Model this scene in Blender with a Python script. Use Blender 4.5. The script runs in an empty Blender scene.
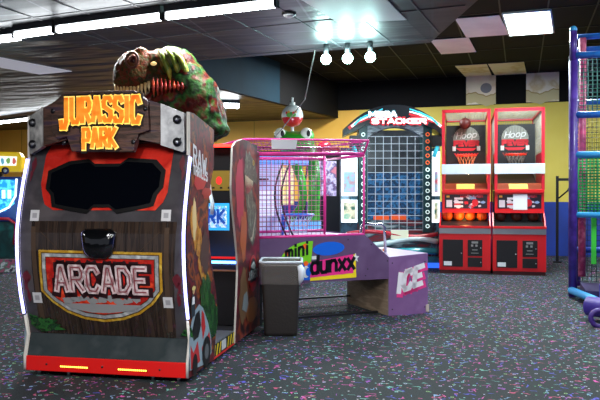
import bpy, bmesh, math, random
from mathutils import Vector, Matrix
random.seed(7)
R = math.radians
S = bpy.context.scene
C = S.collection
# ------------------------------------------------------------------ camera, world, exposure
cam = bpy.data.objects.new('camera', bpy.data.cameras.new('camera'))
C.objects.link(cam); S.camera = cam
cam.location = (0, 0, 1.5)
cam.rotation_euler = (R(90 - 0.34), 0, R(18))
cam.data.sensor_width = 36; cam.data.lens = 40.8; cam.data.clip_end = 100
world = bpy.data.worlds.new('world'); S.world = world; world.use_nodes = True
bg = world.node_tree.nodes['Background']
bg.inputs[0].default_value = (0.62, 0.66, 0.80, 1); bg.inputs[1].default_value = 0.26
S.view_settings.view_transform = 'Standard'; S.view_settings.look = 'None'
S.view_settings.exposure = 0.48; S.view_settings.gamma = 1; S.view_settings.use_curve_mapping = False
S.cycles.use_denoising = True
S.cycles.max_bounces = 6; S.cycles.caustics_reflective = False; S.cycles.caustics_refractive = False
S.cycles.sample_clamp_indirect = 4

def area(name, loc, size, power, col=(1, 1, 1), rot=(0, 0, 0)):
    l = bpy.data.lights.new(name, 'AREA'); l.shape = 'RECTANGLE'; l.size, l.size_y = size
    l.energy = power; l.color = col
    o = bpy.data.objects.new(name, l); C.objects.link(o); o.location = loc; o.rotation_euler = rot
    return o

def point(name, loc, r, power, col):
    l = bpy.data.lights.new(name, 'POINT'); l.energy = power; l.color = col; l.shadow_soft_size = r
    o = bpy.data.objects.new(name, l); C.objects.link(o); o.location = loc
    return o

# ------------------------------------------------------------------ materials
def lin(h):
    if isinstance(h, tuple): return h + (1,) if len(h) == 3 else h
    v = [int(h[i:i + 2], 16) / 255 for i in (0, 2, 4)]
    return tuple(((x + .055) / 1.055) ** 2.4 if x > .04 else x / 12.92 for x in v) + (1,)

MATS = {}
def M(name, col='808080', rough=.5, metal=0, emit=0, ecol=None, var=None, vscale=6, bump=0, bscale=40, coat=0, stretch=None, detail=4, contrast=(.35, .65), spec=.5):
    if name in MATS: return MATS[name]
    m = bpy.data.materials.new(name); m.use_nodes = True
    nt = m.node_tree; b = nt.nodes['Principled BSDF']
    b.inputs['Base Color'].default_value = lin(col)
    b.inputs['Roughness'].default_value = rough; b.inputs['Metallic'].default_value = metal
    b.inputs['Coat Weight'].default_value = coat; b.inputs['Coat Roughness'].default_value = .05
    if emit:
        b.inputs['Emission Color'].default_value = lin(ecol or col); b.inputs['Emission Strength'].default_value = emit
    tc = nt.nodes.new('ShaderNodeTexCoord'); src = tc.outputs['Object']
    if stretch:
        mp = nt.nodes.new('ShaderNodeMapping'); mp.inputs['Scale'].default_value = stretch
        nt.links.new(src, mp.inputs[0]); src = mp.outputs[0]
    if var:
        n = nt.nodes.new('ShaderNodeTexNoise'); n.inputs['Scale'].default_value = vscale; n.inputs['Detail'].default_value = detail
        nt.links.new(src, n.inputs[0])
        cr = nt.nodes.new('ShaderNodeValToRGB'); e = cr.color_ramp.elements
        cols = [col] + list(var); a, z = contrast
        e[0].position = a; e[0].color = lin(cols[0]); e[1].position = z; e[1].color = lin(cols[-1])
        for i, cc in enumerate(cols[1:-1]):
            k = e.new(a + (z - a) * (i + 1) / (len(cols) - 1)); k.color = lin(cc)
        nt.links.new(n.outputs[0], cr.inputs[0]); nt.links.new(cr.outputs[0], b.inputs['Base Color'])
        if emit: nt.links.new(cr.outputs[0], b.inputs['Emission Color'])
    if bump:
        n2 = nt.nodes.new('ShaderNodeTexNoise'); n2.inputs['Scale'].default_value = bscale
        nt.links.new(src, n2.inputs[0]); bp = nt.nodes.new('ShaderNodeBump'); bp.inputs['Strength'].default_value = bump
        bp.inputs['Distance'].default_value = .02
        nt.links.new(n2.outputs[0], bp.inputs['Height']); nt.links.new(bp.outputs[0], b.inputs['Normal'])
    b.inputs['Specular IOR Level'].default_value = spec
    MATS[name] = m
    return m

def glass(name, col, rough=.02, alpha=.15):
    m = bpy.data.materials.new(name); m.use_nodes = True; b = m.node_tree.nodes['Principled BSDF']
    b.inputs['Base Color'].default_value = lin(col); b.inputs['Roughness'].default_value = rough; b.inputs['Alpha'].default_value = alpha
    MATS[name] = m
    return m

# ------------------------------------------------------------------ mesh builder
class MB:
    def __init__(s): s.bm = bmesh.new(); s.mats = []
    def mi(s, m):
        if m not in s.mats: s.mats.append(m)
        return s.mats.index(m)
    def faces(s, fs, m):
        i = s.mi(m)
        for f in fs: f.material_index = i
    def box(s, a, b, m):
        x0, y0, z0 = a; x1, y1, z1 = b
        v = [s.bm.verts.new(p) for p in ((x0, y0, z0), (x1, y0, z0), (x1, y1, z0), (x0, y1, z0), (x0, y0, z1), (x1, y0, z1), (x1, y1, z1), (x0, y1, z1))]
        s.faces([s.bm.faces.new([v[i] for i in q]) for q in ((3, 2, 1, 0), (4, 5, 6, 7), (0, 1, 5, 4), (1, 2, 6, 5), (2, 3, 7, 6), (3, 0, 4, 7))], m)
        return s
    def poly(s, pts, m):
        v = [s.bm.verts.new(p) for p in pts]; s.faces([s.bm.faces.new(v)], m); return s
    def prism(s, pts, d, m, side=None):          # pts: 3d planar polygon, extruded along vector d
        d = Vector(d); a = [s.bm.verts.new(p) for p in pts]; b = [s.bm.verts.new(Vector(p) + d) for p in pts]
        n = len(pts); s.faces([s.bm.faces.new(a[::-1]), s.bm.faces.new(b)], m)
        s.faces([s.bm.faces.new((a[i], a[(i + 1) % n], b[(i + 1) % n], b[i])) for i in range(n)], side or m)
        return s
    def loft(s, rings, m, cap=True):
        vs = [[s.bm.verts.new(p) for p in r] for r in rings]; n = len(rings[0]); fs = []
        for a, b in zip(vs, vs[1:]):
            for i in range(n): fs.append(s.bm.faces.new((a[i], a[(i + 1) % n], b[(i + 1) % n], b[i])))
        if cap: fs += [s.bm.faces.new(vs[0][::-1]), s.bm.faces.new(vs[-1])]
        for f in fs: f.smooth = True
        s.faces(fs, m); return s
    def tube(s, path, r, m, n=10, closed=False):
        P = [Vector(p) for p in path]; rings = []
        up = None
        for i, p in enumerate(P):
            if closed: t = (P[(i + 1) % len(P)] - P[i - 1]).normalized()
            else: t = (P[min(i + 1, len(P) - 1)] - P[max(i - 1, 0)]).normalized()
            if up is None: up = Vector((0, 0, 1)) if abs(t.z) < .9 else Vector((1, 0, 0))
            x = t.cross(up).normalized(); y = x.cross(t).normalized(); up = y
            rr = r[i] if isinstance(r, (list, tuple)) else r
            rings.append([p + (x * math.cos(2 * math.pi * k / n) + y * math.sin(2 * math.pi * k / n)) * rr for k in range(n)])
        if closed: rings.append(rings[0]); return s.loft(rings, m, False)
        return s.loft(rings, m)
    def ball(s, c, r, m, seg=20, ring=12, scale=(1, 1, 1), split=None, m2=None):
        c = Vector(c); rr = []
        i1 = s.mi(m); i2 = s.mi(m2) if m2 else i1
        top = s.bm.verts.new(c + Vector((0, 0, r * scale[2]))); bot = s.bm.verts.new(c - Vector((0, 0, r * scale[2])))
        for j in range(1, ring):
            a = math.pi * j / ring
            rr.append([s.bm.verts.new(c + Vector((math.sin(a) * math.cos(2 * math.pi * k / seg) * r * scale[0], math.sin(a) * math.sin(2 * math.pi * k / seg) * r * scale[1], math.cos(a) * r * scale[2]))) for k in range(seg)])
        def add(vs):
            f = s.bm.faces.new(vs); f.smooth = True
            zc = sum(v.co.z for v in vs) / len(vs)
            f.material_index = i2 if (split is not None and zc < c.z + split * r) else i1
        for k in range(seg):
            k2 = (k + 1) % seg
            add((top, rr[0][k], rr[0][k2])); add((rr[-1][k], bot, rr[-1][k2]))
            for a, b in zip(rr, rr[1:]): add((a[k], b[k], b[k2], a[k2]))
        return s
    def cyl(s, a, b, r, m, n=20, r2=None):
        return s.tube([a, b], [r, r if r2 is None else r2], m, n)
    def build(s, name, parent=None, bevel=0):
        bmesh.ops.recalc_face_normals(s.bm, faces=s.bm.faces[:]) if not getattr(s, 'keep', False) else None
        me = bpy.data.meshes.new(name); s.bm.to_mesh(me); s.bm.free()
        for m in s.mats: me.materials.append(m)
        o = bpy.data.objects.new(name, me); C.objects.link(o)
        if parent: o.parent = parent
        if bevel:
            md = o.modifiers.new('bevel', 'BEVEL'); md.width = bevel; md.segments = 2; md.limit_method = 'ANGLE'
        return o

def thing(name, label, cat, loc=(0, 0, 0), rz=0, group=None):
    o = bpy.data.objects.new(name, None); C.objects.link(o); o.empty_display_size = .1
    o.location = loc; o.rotation_euler = (0, 0, R(rz)); o['label'] = label; o['category'] = cat
    if group: o['group'] = group
    return o
def tag(o, label, cat, group=None):
    o['label'] = label; o['category'] = cat
    if group: o['group'] = group
    return o
def struct(o): o['kind'] = 'structure'; return o
def copy_tree(o, parent=None):
    c = o.copy(); C.objects.link(c); c.parent = parent
    for ch in o.children: copy_tree(ch, c)
    return c

# ------------------------------------------------------------------ flat graphics: polygons laid on a surface
FONT = {
 'A': [[(0, 0), (.42, 1), (.58, 1), (1, 0)], [(.2, .32), (.8, .32)]], 'C': [[(1, .8), (.78, 1), (.22, 1), (0, .78), (0, .22), (.22, 0), (.78, 0), (1, .2)]],
 'D': [[(0, 0), (0, 1), (.6, 1), (1, .7), (1, .3), (.6, 0), (0, 0)]], 'E': [[(1, 1), (0, 1), (0, 0), (1, 0)], [(0, .5), (.8, .5)]],
 'F': [[(1, 1), (0, 1), (0, 0)], [(0, .52), (.8, .52)]], 'G': [[(1, .8), (.78, 1), (.22, 1), (0, .78), (0, .22), (.22, 0), (1, 0), (1, .48), (.6, .48)]],
 'L': [[(0, 1), (0, 0), (.9, 0)]], 'H': [[(0, 0), (0, 1)], [(1, 0), (1, 1)], [(0, .5), (1, .5)]], 'I': [[(.5, 0), (.5, 1)]], 'J': [[(.75, 1), (.75, .2), (.5, 0), (.1, 0), (0, .22)]],
 'K': [[(0, 0), (0, 1)], [(.95, 1), (.1, .48), (1, 0)]], 'M': [[(0, 0), (0, 1), (.5, .35), (1, 1), (1, 0)]], 'O': [[(.25, 0), (0, .25), (0, .75), (.25, 1), (.75, 1), (1, .75), (1, .25), (.75, 0), (.25, 0)]],
 'P': [[(0, 0), (0, 1), (.8, 1), (1, .8), (1, .6), (.8, .42), (0, .42)]], 'R': [[(0, 0), (0, 1), (.8, 1), (1, .82), (1, .62), (.8, .48), (0, .48)], [(.4, .48), (1, 0)]],
 'S': [[(1, .85), (.8, 1), (.2, 1), (0, .82), (.05, .62), (.95, .4), (1, .18), (.8, 0), (.2, 0), (0, .15)]], 'T': [[(0, 1), (1, 1)], [(.5, 1), (.5, 0)]],
 'U': [[(0, 1), (0, .2), (.25, 0), (.75, 0), (1, .2), (1, 1)]], 'V': [[(0, 1), (.5, 0), (1, 1)]], 'W': [[(0, 1), (.25, 0), (.5, .75), (.75, 0), (1, 1)]],
 'd': [[(.9, 0), (.9, 1)], [(.9, .1), (.7, 0), (.2, 0), (0, .2), (0, .45), (.2, .62), (.7, .62), (.9, .5)]], 'u': [[(0, .62), (0, .15), (.2, 0), (.7, 0), (.9, .15)], [(.9, .62), (.9, 0)]],
 'n': [[(0, 0), (0, .62)], [(0, .45), (.25, .62), (.7, .62), (.9, .45), (.9, 0)]], 'x': [[(0, .62), (.9, 0)], [(0, 0), (.9, .62)]],
 'm': [[(0, 0), (0, .62)], [(0, .5), (.2, .62), (.4, .62), (.5, .5), (.5, 0)], [(.5, .5), (.65, .62), (.85, .62), (1, .5), (1, 0)]], 'i': [[(.5, 0), (.5, .6)], [(.5, .82), (.5, .9)]],
 'o': [[(.2, 0), (0, .2), (0, .42), (.2, .62), (.7, .62), (.9, .42), (.9, .2), (.7, 0), (.2, 0)]], 'p': [[(0, -.35), (0, .62)], [(0, .1), (.2, 0), (.7, 0), (.9, .2), (.9, .45), (.7, .62), (.2, .62), (0, .5)]],
}
def stroke(a, b, w, ext=.5):
    a, b = Vector(a), Vector(b); t = (b - a).normalized(); n = Vector((-t.y, t.x)) * w / 2; e = t * w * ext
    return [a - e + n, a - e - n, b + e - n, b + e + n]
def word(txt, x0, z0, x1, z1, wt, gap=.35, slant=0, grow=0, drop=None, rise=0):
    """list of stroke polygons for txt filling the box; widths proportional to weight wt (metres)"""
    out = []; n = len(txt)
    ws = [.34 if ch in 'Ii' else (1.25 if ch in 'MmW' else 1) for ch in txt]
    unit = (x1 - x0 - wt) / (sum(ws) + gap * (n - 1)); x = x0 + wt / 2; h = z1 - z0 - wt
    for k, ch in enumerate(txt):
        w = ws[k] * unit; hh = h * (1 + (drop[k] if drop else 0))
        for pl in FONT.get(ch, []):
            for a, b in zip(pl, pl[1:]):
                f = lambda p: (x + p[0] * w + slant * p[1] * h, z0 + h + wt / 2 - hh + p[1] * hh + rise * (x + p[0] * w - x0))
                if ch in 'Ii': f = lambda p: (x + w / 2 + slant * p[1] * h, z0 + h + wt / 2 - hh + p[1] * hh + rise * (x - x0))
                out.append(stroke(f(a), f(b), wt + 2 * grow, .35 + grow / wt))
        x += w + gap * unit
    return out
def ell(cx, cz, rx, rz, n=24, a0=0, a1=360, rot=0):
    c, s_ = math.cos(R(rot)), math.sin(R(rot)); o = []
    full = a1 - a0 >= 360
    for i in range(n if full else n + 1):
        a = R(a0 + (a1 - a0) * i / n); x, z = rx * math.cos(a), rz * math.sin(a)
        o.append((cx + x * c - z * s_, cz + x * s_ + z * c))
    return o
def blob(cx, cz, rx, rz, jag=.25, n=26, seed=0):
    rnd = random.Random(seed); return [(cx + rx * (1 + jag * (rnd.random() - .5) * 2) * math.cos(2 * math.pi * i / n), cz + rz * (1 + jag * (rnd.random() - .5) * 2) * math.sin(2 * math.pi * i / n)) for i in range(n)]

class Canvas:
    def __init__(s, fmap, base=.0015, step=.0012, cut=None, axis=1): s.f = fmap; s.base = base; s.step = step; s.items = []; s.cut = cut; s.axis = axis
    def add(s, poly, mat, layer=0): s.items.append((poly, mat, layer)); return s
    def many(s, polys, mat, layer=0):
        for p in polys: s.add(p, mat, layer)
        return s
    def build(s, name, parent=None):
        mats = []; bm = bmesh.new()
        for poly, mat, layer in s.items:
            if mat not in mats: mats.append(mat)
            b = bmesh.new(); f = b.faces.new([b.verts.new((p[0], p[1], 0)) for p in poly])
            bmesh.ops.triangulate(b, faces=[f])
            if s.cut:
                lo = min(p[s.axis] for p in poly); hi = max(p[s.axis] for p in poly); z = math.ceil(lo / s.cut) * s.cut
                while z < hi:
                    pc = (0, z, 0) if s.axis == 1 else (z, 0, 0); pn = (0, 1, 0) if s.axis == 1 else (1, 0, 0)
                    bmesh.ops.bisect_plane(b, geom=b.verts[:] + b.edges[:] + b.faces[:], plane_co=pc, plane_no=pn); z += s.cut
            vm = {}
            for v in b.verts: vm[v] = bm.verts.new(s.f(v.co.x, v.co.y, s.base + s.step * layer))
            for fc in b.faces:
                nf = bm.faces.new([vm[v] for v in fc.verts]); nf.material_index = mats.index(mat)
            b.free()
        me = bpy.data.meshes.new(name); bm.to_mesh(me); bm.free()
        for m in mats: me.materials.append(m)
        o = bpy.data.objects.new(name, me); C.objects.link(o)
        if parent: o.parent = parent
        return o
def front(y=0): return lambda u, v, o: (u, y - o, v)            # faces -y
def rightside(x=0): return lambda u, v, o: (x + o, u, v)        # faces +x, u runs along y
def rect(x0, z0, x1, z1): return [(x0, z0), (x1, z0), (x1, z1), (x0, z1)]

# ------------------------------------------------------------------ base materials
red_paint = M('red_paint', 'd8151c', .35, coat=.3)
black = M('black_plastic', '0b0b0d', .4)
dark = M('dark_plastic', '1c1c20', .5)
white = M('white_paint', 'e8e8ea', .4)
chrome = M('chrome', 'c8ccd0', .15, 1)
steel = M('brushed_steel', 'a9adb2', .32, .9, bump=.05, bscale=80)
pink = M('pink_metal', 'ee3a9c', .35, coat=.3)

# ================================================================== SETTING
def carpet():
    m = bpy.data.materials.new('arcade_carpet'); m.use_nodes = True; nt = m.node_tree; b = nt.nodes['Principled BSDF']
    N = nt.nodes.new; L = nt.links.new
    tc = N('ShaderNodeTexCoord'); b.inputs['Roughness'].default_value = .85; b.inputs['Specular IOR Level'].default_value = .35
    n0 = N('ShaderNodeTexNoise'); n0.inputs['Scale'].default_value = 90; L(tc.outputs['Object'], n0.inputs[0])
    cr = N('ShaderNodeValToRGB'); cr.color_ramp.elements[0].position = .35; cr.color_ramp.elements[1].position = .68
    cr.color_ramp.elements[0].color = lin('0f1416'); cr.color_ramp.elements[1].color = lin('253136'); L(n0.outputs[0], cr.inputs[0])
    cur = cr.outputs[0]
    def ramp(src, cols):
        r = N('ShaderNodeValToRGB'); r.color_ramp.interpolation = 'CONSTANT'; e = r.color_ramp.elements
        e[0].color = lin(cols[0]); e[0].position = 0; e[1].position = 1 / len(cols); e[1].color = lin(cols[1])
        for i in range(2, len(cols)): k = e.new(i / len(cols)); k.color = lin(cols[i])
        L(src, r.inputs[0]); return r.outputs[0]
    def layer(scale, rad, keep, cols, stretch=(1, 1, 1), rot=0, warp=0, ring=False, off=0):
        nonlocal cur
        src = tc.outputs['Object']
        if warp:
            nn = N('ShaderNodeTexNoise'); nn.inputs['Scale'].default_value = 14; nn.inputs['Detail'].default_value = 1; L(src, nn.inputs[0])
            ml = N('ShaderNodeVectorMath'); ml.operation = 'MULTIPLY_ADD'; L(nn.outputs['Color'], ml.inputs[0]); ml.inputs[1].default_value = (warp, warp, 0); L(src, ml.inputs[2]); src = ml.outputs[0]
        mp = N('ShaderNodeMapping'); mp.inputs['Scale'].default_value = stretch; mp.inputs['Rotation'].default_value = (0, 0, rot); mp.inputs['Location'].default_value = (off, off * .7, 0)
        L(src, mp.inputs[0])
        v = N('ShaderNodeTexVoronoi'); v.voronoi_dimensions = '2D'; v.inputs['Scale'].default_value = scale; L(mp.outputs[0], v.inputs['Vector'])
        sp = N('ShaderNodeSeparateColor'); L(v.outputs['Color'], sp.inputs[0])
        a = N('ShaderNodeMath'); a.operation = 'LESS_THAN'; L(v.outputs['Distance'], a.inputs[0]); a.inputs[1].default_value = rad
        k = N('ShaderNodeMath'); k.operation = 'LESS_THAN'; L(sp.outputs[1], k.inputs[0]); k.inputs[1].default_value = keep
        mm = N('ShaderNodeMath'); mm.operation = 'MULTIPLY'; L(a.outputs[0], mm.inputs[0]); L(k.outputs[0], mm.inputs[1]); msk = mm.outputs[0]
        if ring:
            g = N('ShaderNodeMath'); g.operation = 'GREATER_THAN'; L(v.outputs['Distance'], g.inputs[0]); g.inputs[1].default_value = rad * .55
            m2 = N('ShaderNodeMath'); m2.operation = 'MULTIPLY'; L(msk, m2.inputs[0]); L(g.outputs[0], m2.inputs[1]); msk = m2.outputs[0]
        mx = N('ShaderNodeMix'); mx.data_type = 'RGBA'; L(msk, mx.inputs[0]); L(cur, mx.inputs[6]); L(ramp(sp.outputs[0], cols), mx.inputs[7]); cur = mx.outputs[2]
    bright = ['b04a88', '78b0ac', '6a60c0', 'b8b8c0', 'a85a60', '5fa07c']
    layer(17, .13, .36, bright)
    layer(11, .15, .36, ['b86098', '88c0bc', 'b0a8c8', '8ab070'], ring=True, off=3.3)
    layer(3.2, .11, .7, ['c0489a', '5a55c8', '6aa8a0', 'b0486a'], stretch=(1, 6, 1), rot=.5, warp=.14, off=1.7)
    layer(2.8, .10, .6, ['5850c0', 'c8509c', '7a9ac0', '8a4aa0'], stretch=(6.5, 1, 1), rot=-.35, warp=.14, off=5.2)
    L(cur, b.inputs['Base Color'])
    bp = N('ShaderNodeBump'); bp.inputs['Strength'].default_value = .25; bp.inputs['Distance'].default_value = .01; L(n0.outputs[0], bp.inputs['Height']); L(bp.outputs[0], b.inputs['Normal'])
    return m
floor = MB().box((-17, -8, -.1), (6, 18.2, 0), carpet()).build('floor'); struct(floor)

yellow = M('yellow_wall_paint', 'efb748', .6, var=['f4c054'], vscale=1.5)
ygreen = M('yellow_green_wall_paint', 'd6c04c', .6, var=['dcc858'], vscale=1.5)
bluew = M('blue_wainscot_paint', '1c3c9c', .5, var=['1a3488'], vscale=2)
blackwall = M('black_upper_wall', '0a0a0d', .8, var=['08080a'], vscale=1, spec=.2)
w = MB()
w.box((-17, 18.19, 1.35), (-4.2, 18.4, 3.85), yellow)
w.box((-4.2, 18.19, 1.35), (6, 18.4, 3.85), ygreen)
w.box((-17, 18.19, 0), (6, 18.4, 1.35), bluew)
w.box((-17, 18.19, 3.85), (6, 18.4, 4.8), blackwall)
for x in (-15.4, -14.2, -13, -10.9, -9.75, -8.5, -7.3, -6.1):
    w.box((x, 18.183, 1.35), (x + .012, 18.19, 3.85), M('panel_joint', '9a7226', .7))
struct(w.build('wall_back'))
struct(MB().box((-17.2, -8, 0), (-17, 18.4, 4.8), yellow).build('wall_left'))
struct(MB().box((6, -8, 0), (6.2, 18.4, 4.8), bluew).build('wall_right'))
stain = M('water_stained_tile', 'f4ecdc', .8, var=['ece4d2', 'd8c8a0', 'efe8d8'], vscale=1.4, contrast=(.42, .6))
gt = M('pale_ceiling_tile', 'ece6f2', .7, var=['dcd6e4'], vscale=2)
for n, (x0, x1) in enumerate(((-1.36, -.62), (.12, .9))):
    t_ = MB().box((x0, 18.16, 3.87), (x1, 18.19, 4.6), stain)
    # wavy brown tide mark left by the water
    for k in range(12):
        a = x0 + (x1 - x0) * k / 12; b_ = x0 + (x1 - x0) * (k + 1) / 12
        za = 4.14 + .05 * math.sin(k * .55 + n * 2) + .015 * math.sin(k * 2.1) - .05 * n * 0; zb = 4.14 + .05 * math.sin((k + 1) * .55 + n * 2) + .015 * math.sin((k + 1) * 2.1)
        t_.poly([(a, 18.157, za - .03), (b_, 18.157, zb - .03), (b_, 18.157, zb), (a, 18.157, za)], M('brown_water_stain', 'b09a6a', .9))
        t_.poly([(a, 18.157, za - .27), (b_, 18.157, zb - .27), (b_, 18.157, zb - .03), (a, 18.157, za - .03)], M('pale_water_stain', 'cfc49a', .9))
    if n == 0:
        t_.poly([(p[0], 18.154, p[1]) for p in ell(-.86, 4.28, .14, .13)], M('grey_patch', '868a96', .8))
    struct(t_.build('trim_%d' % (n + 1)))

# high black ceiling with a grid of tees and a few pale tiles
dk = M('black_ceiling_tile', '07080c', .85, var=['050609', '090a10'], vscale=.8, spec=.2)
tee = M('ceiling_tee', '131217', .6)
c_ = MB().box((-17, 9, 4.62), (6, 18.2, 4.75), dk)
c_.box((-2.2, -8, 4.62), (6, 9, 4.75), dk)
for i in range(24):
    x = -12.5 + i * .76
    c_.box((x - .012, 6.5, 4.612), (x + .012, 18.2, 4.62), tee)
for j in range(8):
    y = 7.5 + j * 1.51
    c_.box((-13, y - .012, 4.61), (6, y + .012, 4.62), tee)
struct(c_.build('ceiling'))
for k, q in enumerate((((-1.1, 12.16), (-.36, 12.16), (-.22, 13.66), (-1.02, 13.66)), ((-1.72, 13.68), (-.98, 13.68), (-.92, 15.08), (-1.66, 15.08)), ((-1.5, 16.56), (-.77, 16.56), (-.72, 18.15), (-1.38, 18.15)), ((-.74, 16.56), (.06, 16.56), (.13, 18.15), (-.64, 18.15)), ((1.4, 12.1), (2.15, 12.1), (2.2, 13.6), (1.45, 13.6)))):
    struct(MB().prism([(x, y, 4.6) for x, y in q], (0, 0, -.008), stain if k in (2, 3) else gt).build('trim_%d' % (k + 3)))

# low dropped ceiling over the front of the room
def tilemat(name, a, b, ang, rough=.35, line='0a0a0c', sc=(1.64, .82), bump=.35, lw=.012):
    m = bpy.data.materials.new(name); m.use_nodes = True; nt = m.node_tree; bs = nt.nodes['Principled BSDF']; N = nt.nodes.new; L = nt.links.new
    tc = N('ShaderNodeTexCoord'); mp = N('ShaderNodeMapping'); mp.inputs['Rotation'].default_value = (0, 0, R(ang)); L(tc.outputs['Object'], mp.inputs[0])
    br = N('ShaderNodeTexBrick'); br.offset = 0; br.inputs['Scale'].default_value = 1; br.inputs['Brick Width'].default_value = 1.22; br.inputs['Row Height'].default_value = .61
    br.inputs['Mortar Size'].default_value = lw; br.inputs['Mortar Smooth'].default_value = .1; br.inputs['Bias'].default_value = 0
    br.inputs['Color1'].default_value = lin(a); br.inputs['Color2'].default_value = lin(b); br.inputs['Mortar'].default_value = lin(line); L(mp.outputs[0], br.inputs[0])
    L(br.outputs[0], bs.inputs['Base Color']); bs.inputs['Roughness'].default_value = rough
    nn = N('ShaderNodeTexNoise'); nn.inputs['Scale'].default_value = 1.3; nn.inputs['Detail'].default_value = 2
    m2 = N('ShaderNodeMapping'); m2.inputs['Scale'].default_value = (.5, 2.2, 1); m2.inputs['Rotation'].default_value = (0, 0, R(ang)); L(tc.outputs['Object'], m2.inputs[0]); L(m2.outputs[0], nn.inputs[0])
    bp = N('ShaderNodeBump'); bp.inputs['Strength'].default_value = bump; bp.inputs['Distance'].default_value = .12; L(nn.outputs[0], bp.inputs['Height']); L(bp.outputs[0], bs.inputs['Normal'])
    return m
low_m = tilemat('lit_ceiling_tiles', '55544f', '4a4a4a', -7, .45, '6b6a6c', bump=.15)  # light of the strips put into the paler tile colour
low_d = tilemat('shaded_ceiling_tiles', '222225', '1c1c1f', -7, .45, '5a5a60', bump=.25)  # same ceiling farther in, its dimmer light put into a darker colour
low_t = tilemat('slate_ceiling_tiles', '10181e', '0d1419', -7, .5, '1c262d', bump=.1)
lc = MB()
Z = 3.3
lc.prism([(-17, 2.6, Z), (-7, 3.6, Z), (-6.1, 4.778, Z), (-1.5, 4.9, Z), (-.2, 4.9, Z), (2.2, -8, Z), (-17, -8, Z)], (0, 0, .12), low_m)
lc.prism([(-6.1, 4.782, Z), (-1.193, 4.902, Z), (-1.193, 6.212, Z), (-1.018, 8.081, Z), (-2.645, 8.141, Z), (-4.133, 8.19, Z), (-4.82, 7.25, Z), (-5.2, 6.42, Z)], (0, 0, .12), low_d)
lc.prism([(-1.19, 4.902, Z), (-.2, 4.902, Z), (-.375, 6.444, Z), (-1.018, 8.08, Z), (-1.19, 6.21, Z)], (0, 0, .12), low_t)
ob = lc.build('ceiling_low'); ob.name = 'ceiling.001'; struct(ob)
tg = MB(); tm_ = M('ceiling_tee_grey', '48484c', .5)
k_ = math.tan(R(4.45))
def seam_y(x):
    P_ = [(-6.1, 4.78), (-5.2, 6.42), (-4.82, 7.25), (-4.13, 8.19), (-1.018, 8.08), (-.375, 6.44), (-.2, 4.9)]
    for (a, b), (c, d) in zip(P_, P_[1:]):
        if a <= x <= c: return b + (d - b) * (x - a) / (c - a)
    return 4.6
for i in range(-3, 9):
    xb = -4.20 + i * .61                    # x at y = 4
    ye = 8.3
    while ye > 4.2 and seam_y(xb + k_ * (ye - 4)) < ye: ye -= .05
    tg.prism([(xb - .009, 4, 3.3), (xb + .009, 4, 3.3), (xb + .009 + k_ * (ye - 4), ye, 3.3), (xb - .009 + k_ * (ye - 4), ye, 3.3)], (0, 0, -.006), tm_)
for j in range(4):
    y0 = 4.35 + j * 1.22
    xs = [x * .05 - 6 for x in range(120) if seam_y(x * .05 - 6) > y0 - k_ * (x * .05 - 3) + .05]
    if xs: tg.prism([(xs[0], y0 - k_ * (xs[0] + 3) - .009, 3.3), (xs[-1], y0 - k_ * (xs[-1] + 3) - .009, 3.3), (xs[-1], y0 - k_ * (xs[-1] + 3) + .009, 3.3), (xs[0], y0 - k_ * (xs[0] + 3) + .009, 3.3)], (0, 0, -.006), tm_)
struct(tg.build('trim_12'))
struct(MB().prism([(-1.95, 5.6, 3.298), (-1.2, 5.75, 3.298), (-1.11, 6.93, 3.298), (-1.80, 6.84, 3.298)], (0, 0, -.008), M('glossy_white_tile', 'e6dde2', .5, bump=.05, bscale=3)).build('trim_8'))
# left back ceiling with the slate blue bulkhead at its edge
lb_m = tilemat('wavy_black_ceiling', '17181e', '121318', -5, .38, '101012', bump=.7)
wav = MB().prism([(-17, 1.5, 3.65), (-4.2, 1.5, 3.65), (-4.2, 8.7, 3.65), (-6.12, 10.41, 3.65), (-5.873, 12.067, 3.65), (-5.444, 14.94, 3.65), (-4.9, 18.19, 3.65), (-17, 18.19, 3.65)], (0, 0, .1), lb_m).build('ceiling.002'); struct(wav)
struct(MB().prism([(-6.12, 10.41, 3.655), (-5.873, 12.067, 3.655), (-5.444, 14.94, 3.655), (-5.34, 14.92, 3.655), (-5.77, 12.05, 3.655), (-6.02, 10.39, 3.655)], (0, 0, .955), M('slate_blue_bulkhead', '102c3a', .8, var=['0c212c'], vscale=.8, spec=.2)).build('trim_9'))
struct(MB().prism([(-5.444, 14.945, 3.655), (-4.9, 18.18, 3.655), (-4.8, 18.18, 3.655), (-5.34, 14.925, 3.655)], (0, 0, .955), blackwall).build('trim_11'))  # far end of the bulkhead, its fall into shade painted black
struct(MB().prism([(-8.26, 9.2, 3.645), (-8.06, 9.98, 3.645), (-7.34, 9.91, 3.645), (-7.66, 8.57, 3.645), (-9.2, 7.6, 3.645), (-9.9, 8.3, 3.645)], (0, 0, -.008), M('pale_glowing_tile', 'd0cfda', .7, emit=.28)).build('trim_10'))  # pale ceiling tile with faint emission added to brighten it

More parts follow.
